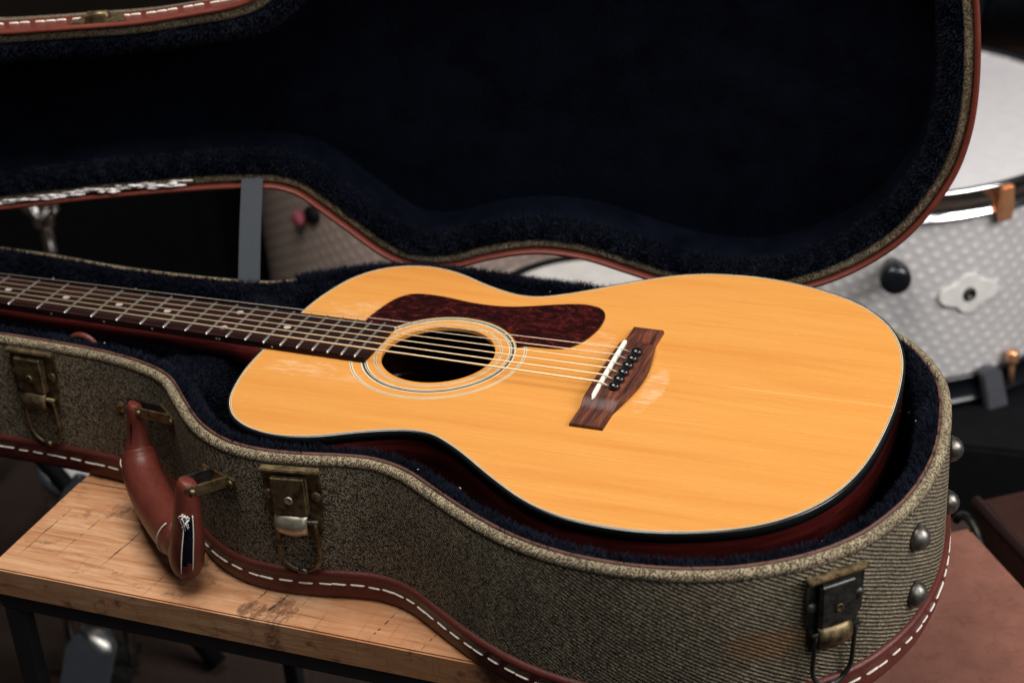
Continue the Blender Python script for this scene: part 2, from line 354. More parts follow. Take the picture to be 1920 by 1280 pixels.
class MB:
    """collects shapes, in millimetres"""
    def __init__(s): s.v = []; s.f = []
    def add(s, V, F):
        k = len(s.v); s.v += [tuple(v) for v in V]; s.f += [tuple(i+k for i in f) for f in F]; return s
    def box(s, c, ex, ey, ez, h):       # oriented box, half sizes h
        c = Vector(c); ex, ey, ez = (Vector(e).normalized() for e in (ex, ey, ez)); V = []
        for dz in (-1, 1):
            for dx, dy in ((-1, -1), (1, -1), (1, 1), (-1, 1)): V.append(c+ex*dx*h[0]+ey*dy*h[1]+ez*dz*h[2])
        return s.add(V, [(3, 2, 1, 0), (4, 5, 6, 7), (0, 1, 5, 4), (1, 2, 6, 5), (2, 3, 7, 6), (3, 0, 4, 7)])
    def tube(s, P, r, n=10, closed=False, flat=1.0, up=None, cap=True):
        P = [Vector(p) for p in P]; R = r if hasattr(r, '__len__') else [r]*len(P); V = []; F = []
        N = len(P); ref = Vector(up) if up is not None else None
        for i in range(N):
            a = P[(i-1) % N] if (closed or i > 0) else P[i]; b = P[(i+1) % N] if (closed or i < N-1) else P[i]
            t = (b-a).normalized()
            if ref is None: ref = t.orthogonal()
            x = (ref-t*ref.dot(t)).normalized(); y = t.cross(x)
            if up is None: ref = x
            for k in range(n):
                an = 2*math.pi*k/n; V.append(P[i]+x*math.cos(an)*R[i]+y*math.sin(an)*R[i]*flat)
        for i in range(N if closed else N-1):
            j = (i+1) % N
            for k in range(n): F.append((i*n+k, i*n+(k+1) % n, j*n+(k+1) % n, j*n+k))
        if cap and not closed: F += [tuple(range(n-1, -1, -1)), tuple((N-1)*n+k for k in range(n))]
        return s.add(V, F)
    def lathe(s, o, axis, prof, n=24):    # prof: (radius, height) along the axis
        o = Vector(o); a = Vector(axis).normalized(); x = a.orthogonal().normalized(); y = a.cross(x); V = []; F = []
        for (r, h) in prof:
            for k in range(n):
                an = 2*math.pi*k/n; V.append(o+a*h+x*math.cos(an)*r+y*math.sin(an)*r)
        for i in range(len(prof)-1):
            for k in range(n): F.append((i*n+k, i*n+(k+1) % n, (i+1)*n+(k+1) % n, (i+1)*n+k))
        F += [tuple(range(n-1, -1, -1)), tuple((len(prof)-1)*n+k for k in range(n))]
        return s.add(V, F)
    def prism(s, poly, ex, ey, ez, o, d):  # polygon in (ex,ey) extruded along ez by d
        o = Vector(o); ex, ey, ez = Vector(ex), Vector(ey), Vector(ez); n = len(poly)
        V = [o+ex*a+ey*b for a, b in poly]+[o+ex*a+ey*b+ez*d for a, b in poly]
        F = [tuple(range(n-1, -1, -1)), tuple(range(n, 2*n))]+[(i, (i+1) % n, n+(i+1) % n, n+i) for i in range(n)]
        return s.add(V, F)
    def build(s, name, mat, parent=None, smooth=False, bevel=0, seg=2):
        me = mesh(name, s.v, s.f)
        if bevel:
            bm = bmesh.new(); bm.from_mesh(me)
            bmesh.ops.bevel(bm, geom=[e for e in bm.edges if len(e.link_faces) == 2 and e.calc_face_angle(0) > 0.5], offset=bevel*S, segments=seg, affect='EDGES', clamp_overlap=True)
            bmesh.ops.recalc_face_normals(bm, faces=bm.faces); bm.to_mesh(me); bm.free()
        else:
            bm = bmesh.new(); bm.from_mesh(me); bmesh.ops.recalc_face_normals(bm, faces=bm.faces); bm.to_mesh(me); bm.free()
        return link(name, me, mat, parent, smooth)
def catmull(P, closed=True, n=14):
    P = np.asarray(P, float); N = len(P); out = []
    for i in range(N if closed else N-1):
        if closed: a, b, c, d = P[(i-1) % N], P[i], P[(i+1) % N], P[(i+2) % N]
        else: a, b, c, d = P[max(i-1, 0)], P[i], P[i+1], P[min(i+2, N-1)]
        for t in np.linspace(0, 1, n, endpoint=False):
            out.append(0.5*((2*b)+(c-a)*t+(2*a-5*b+4*c-d)*t*t+(3*b-a-3*c+d)*t**3))
    if not closed: out.append(P[-1])
    return np.array(out)
def resample(P, step, smooth=0):
    Q = np.vstack([P, P[:1]]); L = np.r_[0, np.cumsum(np.hypot(*np.diff(Q, axis=0).T))]
    n = int(L[-1]/step); t = np.linspace(0, L[-1], n, endpoint=False)
    R = np.c_[np.interp(t, L, Q[:, 0]), np.interp(t, L, Q[:, 1])]
    for _ in range(smooth): R = 0.25*np.roll(R, 1, 0)+0.5*R+0.25*np.roll(R, -1, 0)
    return R
class Outline:
    """closed planar outline; nrm points outwards; arc = running length"""
    def __init__(s, P):
        s.P = P; T = np.roll(P, -1, 0)-np.roll(P, 1, 0); T /= np.linalg.norm(T, axis=1)[:, None]
        A = 0.5*np.sum(P[:, 0]*np.roll(P[:, 1], -1)-np.roll(P[:, 0], -1)*P[:, 1])
        s.T = T; s.N = np.c_[T[:, 1], -T[:, 0]]*(1 if A > 0 else -1)
        s.arc = np.r_[0, np.cumsum(np.linalg.norm(np.diff(P, axis=0), axis=1))]; s.len = s.arc[-1]+np.linalg.norm(P[0]-P[-1])
    def near(s, x, y): return int(np.argmin(np.hypot(s.P[:, 0]-x, s.P[:, 1]-y)))
    def off(s, d): return s.P+s.N*d
def sweep(o, prof, zf=None, xf=None, closed_prof=False, i0=None, i1=None):
    """profile [(offset, z)] round the outline -> V, F, uv"""
    n = len(o.P); idx = list(range(n)); wrap = True
    K = len(prof); V = []; uv = []
    vl = np.r_[0, np.cumsum([math.dist(prof[i], prof[i+1]) for i in range(K-1)])]
    ids = list(range(n))+[0]
    for c_, i in enumerate(ids):
        u = o.len if c_ == n else o.arc[i]
        for k, (d, z) in enumerate(prof):
            x, y = o.P[i]+o.N[i]*d
            V.append((x, y, z+(zf(x, y) if zf else 0))); uv.append((u*S, vl[k]*S))
    F = []
    for i in range(n):
        for k in range(K-1): F.append((i*K+k, (i+1)*K+k, (i+1)*K+k+1, i*K+k+1))
        if closed_prof: F.append((i*K+K-1, (i+1)*K+K-1, (i+1)*K, i*K))
    V = np.array(V)
    if xf is not None: V = xf(V)
    return V, F, uv
def flipfix(me):
    bm = bmesh.new(); bm.from_mesh(me); bmesh.ops.recalc_face_normals(bm, faces=bm.faces); bm.to_mesh(me); bm.free(); return me
def fill(o_pts, z, holes=(), zf=None, xf=None, name='panel'):
    bm = bmesh.new(); edges = []
    for loop in (o_pts,)+tuple(holes):
        L = np.c_[loop, np.full(len(loop), float(z))]
        if zf: L[:, 2] += [zf(a, b) for a, b in loop]
        if xf is not None: L = xf(L)
        vs = [bm.verts.new((v[0]*S, v[1]*S, (v[2]-FLOOR)*S)) for v in L]
        edges += [bm.edges.new((vs[i], vs[(i+1) % len(vs)])) for i in range(len(vs))]
    bmesh.ops.triangle_fill(bm, use_beauty=True, use_dissolve=False, edges=edges)
    bmesh.ops.recalc_face_normals(bm, faces=bm.faces)
    me = bpy.data.meshes.new(name); bm.to_mesh(me); bm.free(); return me
def circle(cx, cy, r, n=96):
    a = np.linspace(0, 2*math.pi, n, endpoint=False); return np.c_[cx+r*np.cos(a), cy+r*np.sin(a)]
def ring(cx, cy, r0, r1, z, h=0.25, n=120, a0=0, a1=2*math.pi):
    V = []; F = []; full = abs(a1-a0-2*math.pi) < 1e-6
    an = np.linspace(a0, a1, n, endpoint=not full)
    for a in an:
        for r, zz in ((r0, z-h), (r0, z), (r1, z), (r1, z-h)): V.append((cx+r*math.cos(a), cy+r*math.sin(a), zz))
    for i in range(n if full else n-1):
        j = (i+1) % n
        for k in range(3): F.append((i*4+k, i*4+k+1, j*4+k+1, j*4+k))
    return V, F
def blades(base, nrm, length, width, spread, curl_dir, k=1.0):
    """fur pile: one bent two-triangle blade for each base point"""
    n = len(base)
    d = nrm+rng.normal(0, spread, (n, 3))+curl_dir; d /= np.linalg.norm(d, axis=1)[:, None]
    side = np.cross(d, rng.normal(0, 1, (n, 3))); side /= np.linalg.norm(side, axis=1)[:, None]+1e-9
    L = length*rng.uniform(0.55, 1.15, n)[:, None]; Wd = width*rng.uniform(0.6, 1.2, n)[:, None]
    mid = base+d*L*0.55
    d2 = d+rng.normal(0, 0.35, (n, 3)); d2 /= np.linalg.norm(d2, axis=1)[:, None]
    tip = mid+d2*L*0.5
    V = np.stack([base-side*Wd, base+side*Wd, mid-side*Wd*0.8, mid+side*Wd*0.8, tip], 1).reshape(-1, 3)
    i = np.arange(n)[:, None]*5
    tri = np.concatenate([i+[0, 1, 3], i+[0, 3, 2], i+[2, 3, 4]], 1).reshape(-1)
    me = bpy.data.meshes.new('pile')
    V = V*S; V[:, 2] -= FLOOR*S
    nf = n*3
    me.vertices.add(len(V)); me.vertices.foreach_set('co', V.astype(np.float32).ravel())
    me.loops.add(nf*3); me.loops.foreach_set('vertex_index', tri.astype(np.int32))
    me.polygons.add(nf); me.polygons.foreach_set('loop_start', (np.arange(nf)*3).astype(np.int32)); me.polygons.foreach_set('loop_total', np.full(nf, 3, np.int32))
    me.update(calc_edges=True); return me
def sample_profile(o, prof, n, keep=None):
    """random points on a swept profile with in-plane offset/height normals"""
    prof = np.array(prof, float); L = np.r_[0, np.cumsum(np.linalg.norm(np.diff(prof, axis=0), axis=1))]
    i = rng.integers(0, len(o.P), n)
    if keep is not None: i = rng.choice(keep, n)
    f = rng.random(n); j = (i+1) % len(o.P)
    t = rng.random(n)*L[-1]
    of = np.interp(t, L, prof[:, 0]); z = np.interp(t, L, prof[:, 1])
    k = np.clip(np.searchsorted(L, t)-1, 0, len(prof)-2); dv = prof[k+1]-prof[k]; dv /= np.linalg.norm(dv, axis=1)[:, None]
    Nn = o.N[i]*(1-f)[:, None]+o.N[j]*f[:, None]
    P = o.P[i]*(1-f)[:, None]+o.P[j]*f[:, None]+Nn*of[:, None]
    # profile normal: towards smaller offset / up
    no, nz = -np.abs(dv[:, 1]), np.abs(dv[:, 0])
    return np.c_[P, z], np.c_[Nn*no[:, None], nz]

# ------------------------------------------------------------------ floor
me = mesh('floor', [(-9000, -6000, FLOOR), (9000, -6000, FLOOR), (9000, 14000, FLOOR), (-9000, 14000, FLOOR)], [(0, 1, 2, 3)])
o = link('floor', me, M['rug']); o['kind'] = 'structure'

# ------------------------------------------------------------------ table
TZ = -121.6
table = empty('wooden_table', W(440, 0, FLOOR), 'rough-sawn mango wood table on a black steel frame under the guitar case', 'table')
seams = [-207.0, -80.0, 52.0, 190.0]
for i in range(3):
    y0, y1 = seams[i]+(0 if i == 0 else 0.5), seams[i+1]-0.5
    dz = (0, -0.7, 0.4)[i]
    mb = MB(); mb.box((437, (y0+y1)/2, TZ-13+dz*0.5), (1, 0, 0), (0, 1, 0), (0, 0, 1), (255, (y1-y0)/2, 13+dz*0.5))
    mb.build('plank', M['table'], table, bevel=1.3, seg=2)
# open checks and saw gouges across the front plank
def check(x, y, dx, dy, w, nseg=16):
    P = []; 
    for k in range(nseg+1):
        t = k/nseg; P.append((x+dx*t+random.uniform(-1, 1)*0.45, y+dy*t, w*(math.sin(math.pi*min(1, t*0.96+0.02))**0.6)*random.uniform(0.15, 1.35)))
    V = []; F = []
    for (a, b, h) in P: V += [(a-h/2, b, TZ+0.12), (a+h/2, b, TZ+0.12)]
    for k in range(nseg):
        if random.random() > 0.25: F.append((2*k, 2*k+1, 2*k+3, 2*k+2))
    return link('wood_check', mesh('wood_check', V, F), M['crack'], table)
for a in ((196, -190, 4, 88, 1.0), (226, -180, 9, 80, 1.0), (268, -196, 10, 92, 1.2), (322, -205, 6, 60, 0.6), (408, -196, 6, 34, 1.2), (424, -198, 7, 28, 3.0), (444, -204, 4, 36, 0.6), (512, -206, 7, 42, 1.2), (553, -206, 4, 24, 0.6), (600, -205, 4, 16, 1.2), (252, -196, 10, 6, 1.2)):
    check(*a)
fr = MB()
for y in (-197, 178): fr.box((437, y, TZ-33.5), (1, 0, 0), (0, 1, 0), (0, 0, 1), (254, 7, 7.5))
for x in (193, 681): fr.box((x, -10, TZ-33.6), (1, 0, 0), (0, 1, 0), (0, 0, 1), (7.5, 179, 7.2))
fr.build('steel_frame', M['black_steel'], table, bevel=1)
for x in (193, 681):
    for y in (-197, 178):
        b = MB(); b.box((x, y, (TZ-41.2+FLOOR)/2), (1, 0, 0), (0, 1, 0), (0, 0, 1), (8.0, 7.5, (TZ-41.2-FLOOR)/2)); b.build('leg', M['black_steel'], table, bevel=1)

# ------------------------------------------------------------------ guitar
guitar = empty('acoustic_guitar', W(600, 0, -108), 'honey-coloured acoustic guitar with a tortoiseshell pickguard lying in the open case', 'guitar')
half = [(347.3, 25), (348.5, 55), (353, 82), (360, 105), (372, 124), (387, 136), (404, 142.5), (422, 144.5), (440, 141.5), (457, 135.5), (482, 123), (508, 113.5), (522, 112), (536, 114.5), (562, 130), (597, 156), (628, 176), (657, 187), (690, 190.5), (722, 188), (757, 178), (788, 162), (812, 139), (828, 112), (838, 80), (843, 45)]
gpts = [(347, 0)]+[(x, -y) for x, y in half]+[(845, 0)]+[(x, y) for x, y in reversed(half)]
body = Outline(resample(catmull(gpts), 4.0, 3))
HX, HR = 489.4, 45.0
me = fill(body.P, 0, (circle(HX, 0, HR),), name='soundboard')
top = link('soundboard', me, M['spruce'], guitar)
V, F = ring(HX, 0, HR-0.02, HR, 0, 3.2); me = flipfix(mesh('soundhole_edge', V, F)); link('soundhole_edge', me, M['spruce'], top)
V, F, uv = sweep(body, [(0.02, -7), (0.0, -105), (-3, -108)]); link('side', flipfix(mesh('side', V, F, uv)), M['mahogany'], guitar, True)
link('back', fill(body.off(-3), -108, name='back'), M['mahogany'], guitar)
V, F, uv = sweep(body, [(-1.0, 0.14), (0.3, 0.0), (0.75, -0.7), (0.75, -7.2), (0, -7.3)]); link('binding', flipfix(mesh('binding', V, F, uv)), M['black_binding'], guitar, True)
for nm, a, b, mt, z in (('purfling', -1.6, -1.1, 'white_line', 0.16), ('purfling', -2.1, -1.6, 'teal_line', 0.14), ('purfling', -2.45, -2.1, 'white_line', 0.12)):
    V, F, uv = sweep(body, [(a, 0.0), (a, z), (b, z), (b, 0.0)]); link(nm, flipfix(mesh(nm, V, F, uv)), M[mt], guitar)
for r0, r1, mt, z in ((67.6, 68.5, 'white_line', .14), (68.5, 69.1, 'teal_line', .13), (69.1, 69.8, 'white_line', .14), (55.9, 56.8, 'white_line', .14), (56.8, 57.5, 'teal_line', .13), (57.5, 58.1, 'white_line', .14), (58.1, 60.0, 'teal_line', .13), (60.0, 61.0, 'white_line', .14), (48.9, 49.4, 'white_line', .14), (49.4, 50.0, 'teal_line', .13), (50.0, 50.6, 'white_line', .14)):
    V, F = ring(HX, 0, r0, r1, z, 0.2); link('rosette_ring', flipfix(mesh('rosette_ring', V, F)), M[mt], guitar)
# pickguard
pk = [(409.5, 30), (409.2, 38.7), (410, 48.7), (414.9, 72.5), (421.8, 85), (432, 91), (454, 91.2), (480, 87), (500, 85.8), (518, 88), (534.2, 93.1), (554.4, 101), (571.3, 105.5), (585.5, 104.2), (594, 97.3), (598, 86.8), (598.8, 70), (595.5, 52), (590.5, 40), (583.8, 33), (575, 29.8), (558.2, 28.6), (551.2, 27.8)]
pk = catmull(pk, False, 6); a0 = math.atan2(27.8, 551.2-HX); a1 = math.pi-math.atan2(30, HX-435.0)
arc_r = 61.9
aa = np.linspace(a0-0.02, a1, 40); arc = np.c_[HX+arc_r*np.cos(aa), arc_r*np.sin(aa)]
pk = np.vstack([pk[:-1], arc])
pgo = Outline(pk if np.sum(pk[:, 0]*np.roll(pk[:, 1], -1)-np.roll(pk[:, 0], -1)*pk[:, 1]) > 0 else pk[::-1])
mb = MB(); mb.prism([tuple(q) for q in pgo.P], (1, 0, 0), (0, 1, 0), (0, 0, 1), (0, 0, 0.03), 1.3)
mb.build('pickguard', M['tortoise'], guitar)
# fretboard, frets, inlays
L = 628.65
def fx(n): return L*(1-2**(-n/12.0))
def hw(x): return 21.5+5.5*x/fx(14)
FBE = 438.5
def fz(x, y=0): return 8.8-2.6*x/FBE-0.9*(y/27.0)**2
V = []; F = []; nx, ny = 24, 11
for i in range(nx+1):
    x = FBE*i/nx
    for j in range(ny):
        y = hw(x)*(2*j/(ny-1)-1)*(0.985 if False else 1); V.append((x, y, fz(x, y)))
for i in range(nx):
    for j in range(ny-1): F.append((i*ny+j, (i+1)*ny+j, (i+1)*ny+j+1, i*ny+j+1))
base = len(V)
for i in range(nx+1):
    x = FBE*i/nx; V += [(x, -hw(x), fz(x)-6.2), (x, hw(x), fz(x)-6.2)]
for i in range(nx):
    F += [(i*ny, base+2*i, base+2*i+2, (i+1)*ny), (i*ny+ny-1, (i+1)*ny+ny-1, base+2*i+3, base+2*i+1)]
F.append(tuple([nx*ny+j for j in range(ny)]+[base+2*nx+1, base+2*nx])); F.append(tuple([base, base+1]+[j for j in range(ny-1, -1, -1)]))
fb = link('fretboard', flipfix(mesh('fretboard', V, F)), M['fretboard'], guitar)
for n in range(1, 21):
    x = fx(n); h = hw(x); P = []
    mb = MB(); V = []; F = []
    for j in range(9):
        y = h*(2*j/8-1)*0.995; z = fz(x, y)
        for a in (180, 140, 90, 40, 0): V.append((x+1.15*math.cos(math.radians(a)), y, z+1.05*math.sin(math.radians(a))-0.02))
    for j in range(8):
        for k in range(4): F.append((j*5+k, j*5+k+1, (j+1)*5+k+1, (j+1)*5+k))
    F += [(0, 1, 2, 3, 4), (44, 43, 42, 41, 40)]
    mb.add(V, F); mb.build('fret', M['fret_metal'], fb, True)
    mb = MB(); mb.lathe((x, -h+0.1, fz(x, h)-0.05), (0, -1, 0.35), [(1.15, -0.5), (1.1, 0.3), (0.7, 0.8), (0.1, 0.95)], 10); mb.build('fret_end', M['nickel'], fb, True)
for n, ys in ((3, (0,)), (5, (0,)), (7, (0,)), (9, (0,)), (12, (-13.5, 13.5)), (15, (0,))):
    for y in ys:
        x = (fx(n)+fx(n-1))/2; mb = MB(); mb.lathe((x, y, fz(x, y)-0.6), (0, 0, 1), [(3.1, 0), (3.1, 0.75)], 20); mb.build('inlay_dot', M['pearl'], fb)
for n in (3, 5, 7, 9, 12, 12.15, 15):
    x = (fx(n)+fx(n-1))/2; mb = MB(); mb.lathe((x, -hw(x)+0.2, fz(x)-3.8), (0, -1, 0), [(0.9, -0.3), (0.9, 0.25)], 10); mb.build('side_dot', M['pearl'], fb)
# neck, heel, nut, headstock
V = []; F = []; K = 13
sec = [(-16, 0.98, 20), (0, 1, 20), (120, 1, 21), (260, 1, 22), (312, 1, 25), (328, 0.98, 42), (338, 0.9, 72), (347.4, 0.8, 98)]
for (x, k, d) in sec:
    z0 = fz(max(x, 0))-6.25; w = hw(max(x, 0))-0.15
    for j in range(K):
        a = math.pi*j/(K-1); s_ = math.cos(a); c_ = math.sin(a)
        V.append((x, w*k*math.copysign(abs(s_)**0.75, s_) if j not in (0, K-1) else w*(1 if j == 0 else -1), z0-d*c_**0.8))
for i in range(len(sec)-1):
    for j in range(K-1): F.append((i*K+j, i*K+j+1, (i+1)*K+j+1, (i+1)*K+j))
F += [tuple(range(K)), tuple((len(sec)-1)*K+j for j in range(K-1, -1, -1))]
F += [(i*K, (i+1)*K, (i+1)*K+K-1, i*K+K-1) for i in range(len(sec)-1)]
link('neck', flipfix(mesh('neck', V, F)), M['mahogany'], guitar, True)
mb = MB(); mb.box((-2.6, 0, 8.2), (1, 0, 0), (0, 1, 0), (0, 0, 1), (2.5, 21.4, 4.0)); mb.build('nut', M['bone'], guitar, bevel=0.8)
mb = MB(); mb.prism([(-6, -21), (-18, -28), (-60, -31), (-150, -37), (-172, -30), (-178, 0), (-172, 30), (-150, 37), (-60, 31), (-18, 28), (-6, 21)], (1, 0, 0.18), (0, 1, 0), (0, 0, 1), (0, 0, -10), 15)
head = mb.build('headstock', M['mahogany'], guitar, bevel=1)
for s_ in (-1, 1):
    for k in range(3):
        x = -42-44*k; mb = MB(); mb.lathe((x, s_*(28+k*2.5), 4+x*0.18), (0, 0, 1), [(3, 0), (3, 14), (2.2, 16)], 12); mb.lathe((x, s_*(47+k*2.5), -1+x*0.18), (0, s_, 0), [(2, -14), (2.5, -2), (6, 0), (7, 5), (4, 9)], 12); mb.build('tuner', M['nickel'], guitar, True)
# bridge
ys = [-76, -66, -56, -50, -44, -36, -26, -12, 0, 12, 26, 36, 44, 50, 56, 66, 76]
V = []; F = []
def bx(y):
    a = abs(y); f = 625.6-1.2*max(0, 1-(a/50)**2)
    b = 651.2+7.2*max(0, math.cos(min(a/54, 1)*math.pi/2))**1.15
    return f, b
def bh(y):
    t = min(1, max(0, (54-abs(y))/13)); t = t*t*(3-2*t); return 2.8+4.0*t
for y in np.linspace(-76, 76, 77):
    f, b = bx(y); h = bh(y)
    V += [(f, y, 0.02), (f+0.2, y, h-0.7), (f+0.9, y, h), (b-1.1, y, h-0.1), (b-0.3, y, h-0.9), (b, y, 0.02)]
for i in range(76):
    for k in range(5): F.append((i*6+k, i*6+k+1, (i+1)*6+k+1, (i+1)*6+k))
F += [tuple(range(6)), tuple(76*6+k for k in range(5, -1, -1))]
bridge = link('bridge', flipfix(mesh('bridge', V, F)), M['rosewood'], guitar)
mb = MB(); n = 24; V = []; F = []
for i in range(n+1):
    t = i/n; y = -46+92*t; x = 633.2-3.4*t; w = 1.55*min(1, (1-abs(2*t-1))*14+0.25); zt = 6.6+2.9*min(1, (1-abs(2*t-1))*9+0.1)+0.6*math.sin(math.pi*t)
    V += [(x-w, y, 6.3), (x-w, y, zt-0.8), (x-w*0.4, y, zt), (x+w*0.5, y, zt), (x+w, y, zt-0.9), (x+w, y, 6.3)]
for i in range(n):
    for k in range(5): F.append((i*6+k, i*6+k+1, (i+1)*6+k+1, (i+1)*6+k))
F += [tuple(range(6)), tuple(n*6+k for k in range(5, -1, -1))]
mb.add(V, F); mb.build('saddle', M['bone'], bridge, True)
SY = [-27, -16.2, -5.4, 5.4, 16.2, 27]
for y in SY:
    mb = MB(); mb.lathe((644, y, 6.4), (0.06, 0, 1), [(2.9, 0), (3.1, 0.8), (4.1, 1.3), (4.5, 2.3), (4.3, 3.6), (3.3, 4.7), (1.7, 5.35), (0.3, 5.55)], 20); mb.build('bridge_pin', M['black_plastic'], bridge, True)
gauge = [0.76, 0.62, 0.52, 0.45, 0.34, 0.30]
for i, y in enumerate(SY):
    yn = -17.8+35.6*i/5; xs = 633.2-3.4*(y+46)/92
    zs = 9.6+0.5+gauge[i]; r = gauge[i]
    P = [(-6, yn, 9.0), (-2.5, yn, 12.4), (L*0.4, yn+(y-yn)*0.4, 12.4+(zs-12.4)*0.4), (xs-1, y, zs), (xs+1.2, y, zs-0.3), (641.0, y+0.2, 7.4), (642, y+0.3, 5)]
    mb = MB(); mb.tube(P, r, 8); mb.build('string', M['bronze_string'] if i < 4 else M['steel_string'], guitar, True)

# ------------------------------------------------------------------ guitar case, lower half
case = empty('guitar_case', W(450, 0, TZ), 'open olive tweed guitar case with red-brown leather trim and navy plush lining', 'guitar case')
nearP = [(-190, -64), (-60, -60), (20, -57.5), (114, -56), (168, -57), (222, -61), (262, -69), (295, -83), (323, -109), (346, -131), (366, -146), (391, -157.5), (418, -161.5), (449, -159), (480, -153), (504, -151), (533, -158), (566, -177), (597, -195), (631, -211), (660, -219.5), (690, -223.5), (726, -222.5), (759, -216), (790, -204), (822, -183), (847, -155.5), (861, -129), (871, -101), (877, -67), (878.5, -33), (875, 8)]
farP = [(866, 57), (852, 93), (835, 122), (813, 150), (783, 180), (748, 199), (713, 207), (678, 206), (645, 195), (612, 177), (578, 166), (545, 160), (512, 160), (475, 164), (432, 166), (392, 163), (358, 151), (322, 122), (300, 104), (273, 93), (195, 88), (121, 90), (59, 97), (0, 100), (-190, 104)]
tray = Outline(resample(catmull(nearP+farP), 5.0, 3))
def zf(x, y): return -0.09*max(0.0, y) - (0.06*max(0.0, y-120) if x > 560 else 0)
V, F, uv = sweep(tray, [(8.6, -7.5), (9.2, -14), (9.6, -50), (9.6, -99)], None)
V = np.array(V); K = 4
for i in range(0, len(V), K): V[i, 2] += zf(V[i, 0], V[i, 1]); V[i+1, 2] += zf(V[i, 0], V[i, 1])
# start the running length at the near neck so that the ribs of the tweed fade in towards the tail
wall = link('outer_wall', flipfix(mesh('outer_wall', V, F, uv)), M['tweed'], case, True)
prof = [(1.0, -6)]+[(5.3+4.1*math.cos(math.radians(a)), -4.6+4.2*math.sin(math.radians(a))) for a in (180, 150, 120, 90, 60, 30, 0, -30, -50)]
V, F, uv = sweep(tray, prof, zf); link('rim', flipfix(mesh('rim', V, F, uv)), M['rim_tweed'], case, True)
M['edge_tape'] = m_plain('brown_edge_tape', (0.075, 0.026, 0.016), 0.7, var=0.4, nscale=300)
V, F, uv = sweep(tray, [(0.9, -3.0), (0.1, -1.4), (0.3, -0.3), (1.3, -0.4), (1.9, -1.6)], zf); link('rim_edge_tape', flipfix(mesh('rim_edge_tape', V, F, uv)), M['edge_tape'], case, True)
prof = [(9.0, -96.2), (11.2, -96.4), (12.9, -97.8), (13.3, -100), (12.6, -102.2), (12.3, -104), (12.7, -110), (12.4, -116), (11.2, -120), (8.5, -121.5), (2, -121.5)]
V, F, uv = sweep(tray, prof); bind = link('leather_binding', flipfix(mesh('leather_binding', V, F, uv)), M['leather'], case, True)
link('base_panel', fill(tray.off(2.2), -121.2, name='base_panel'), M['tweed'], case)
# stitches
def stitch_mesh(l, w, h):
    mb = MB(); mb.tube([(-l/2, 0, 0.0), (-l*0.36, 0, h), (0, 0, h*1.15), (l*0.36, 0, h), (l/2, 0, 0.0)], [w*0.5, w, w, w, w*0.5], 6)
    me = bpy.data.meshes.new('stitch'); me.from_pydata([tuple(Vector(v)*S) for v in mb.v], [], mb.f); me.update(); me.materials.append(M['thread']); me.polygons.foreach_set('use_smooth', [True]*len(me.polygons)); return me
STS = [stitch_mesh(l_, w_, 0.35) for l_, w_ in ((11.4, 0.85), (10.6, 0.75), (11.9, 0.9), (9.8, 0.8))]
def place(me, name, parent, pos, ex, ez):
    ex = Vector(ex).normalized(); ez = Vector(ez); ez = (ez-ex*ez.dot(ex)).normalized(); ey = ez.cross(ex)
    mt = Matrix((ex, ey, ez)).transposed().to_4x4(); mt.translation = W(*pos)
    o = bpy.data.objects.new(name, me); col.objects.link(o); o.parent = parent
    o.matrix_parent_inverse = Matrix.Identity(4)
    o.matrix_local = parent_inv(parent) @ mt
    return o
def parent_inv(p):
    if p.parent is None: return Matrix.Translation(-p.location) if p.type == 'EMPTY' else p.matrix_world.inverted() if False else Matrix.Translation(-p.location)
    return Matrix.Identity(4)
u = 0.0
while u < tray.len:
    i = int(np.searchsorted(tray.arc, u)) % len(tray.P)
    if tray.P[i][1] < 60 and tray.P[i][0] > 0:
        pos = tray.P[i]+tray.N[i]*12.55
        o = place(random.choice(STS), 'stitch', bind, (pos[0], pos[1], -107.5+random.uniform(-.45, .45)), (tray.T[i][0], tray.T[i][1], random.uniform(-0.06, 0.04)), (tray.N[i][0], tray.N[i][1], 0))
    u += 13.6
# plush lining
lin = [(1.2, -4.0), (-1.5, -1.0), (-6, -1.8), (-9.5, -7), (-11, -20), (-12, -60), (-13, -108)]
V, F, uv = sweep(tray, lin, zf); link('lining', flipfix(mesh('lining', V, F, uv)), M['plush'], case, True)
link('lining_floor', fill(tray.off(-12.5), -109.5, name='lining_floor'), M['plush'], case)
keep = np.array([i for i in range(len(tray.P)) if tray.P[i][0] > -60])
B, Nn = sample_profile(tray, [(1.2, -3.0), (-1.5, -1.0), (-6, -1.8), (-9.5, -7), (-10.6, -16), (-11.2, -34), (-11.8, -78)], 135000, keep)
B[:, 2] += np.array([zf(a, b) for a, b in B[:, :2]])
cl = np.sin(B[:, :1]*0.31+np.cos(B[:, 1:2]*0.23)*2)*np.array([[0.5, 0.2, 0.0]])+np.cos(B[:, 1:2]*0.37+B[:, :1]*0.11)*np.array([[0.1, 0.45, 0.1]])
me = blades(B, Nn, 6.4, 0.34, 0.42, cl+np.array([[0, 0, 0.35]]))
o = link('lining_pile', me, M['plush_blades'], case); o['kind'] = 'stuff'
mb = MB()
for k in rng.choice(len(B), 46, replace=False):
    q = Vector(B[k])+Vector(Nn[k])*5.5
    mb.tube([q, q+Vector((random.uniform(-1, 1), random.uniform(-1, 1), random.uniform(0, .8)))*1.5], [0.42, 0.25], 4)
o = mb.build('lint', M['padding'], case); o['kind'] = 'stuff'
keep2 = np.array([i for i in range(len(tray.P)) if tray.P[i][1] > 100 and 310 < tray.P[i][0] < 620])
B, Nn = sample_profile(tray, [(4.0, -1.0), (-1.5, -0.5), (-7, -2)], 9000, keep2)
B[:, 2] += np.array([zf(a, b) for a, b in B[:, :2]])
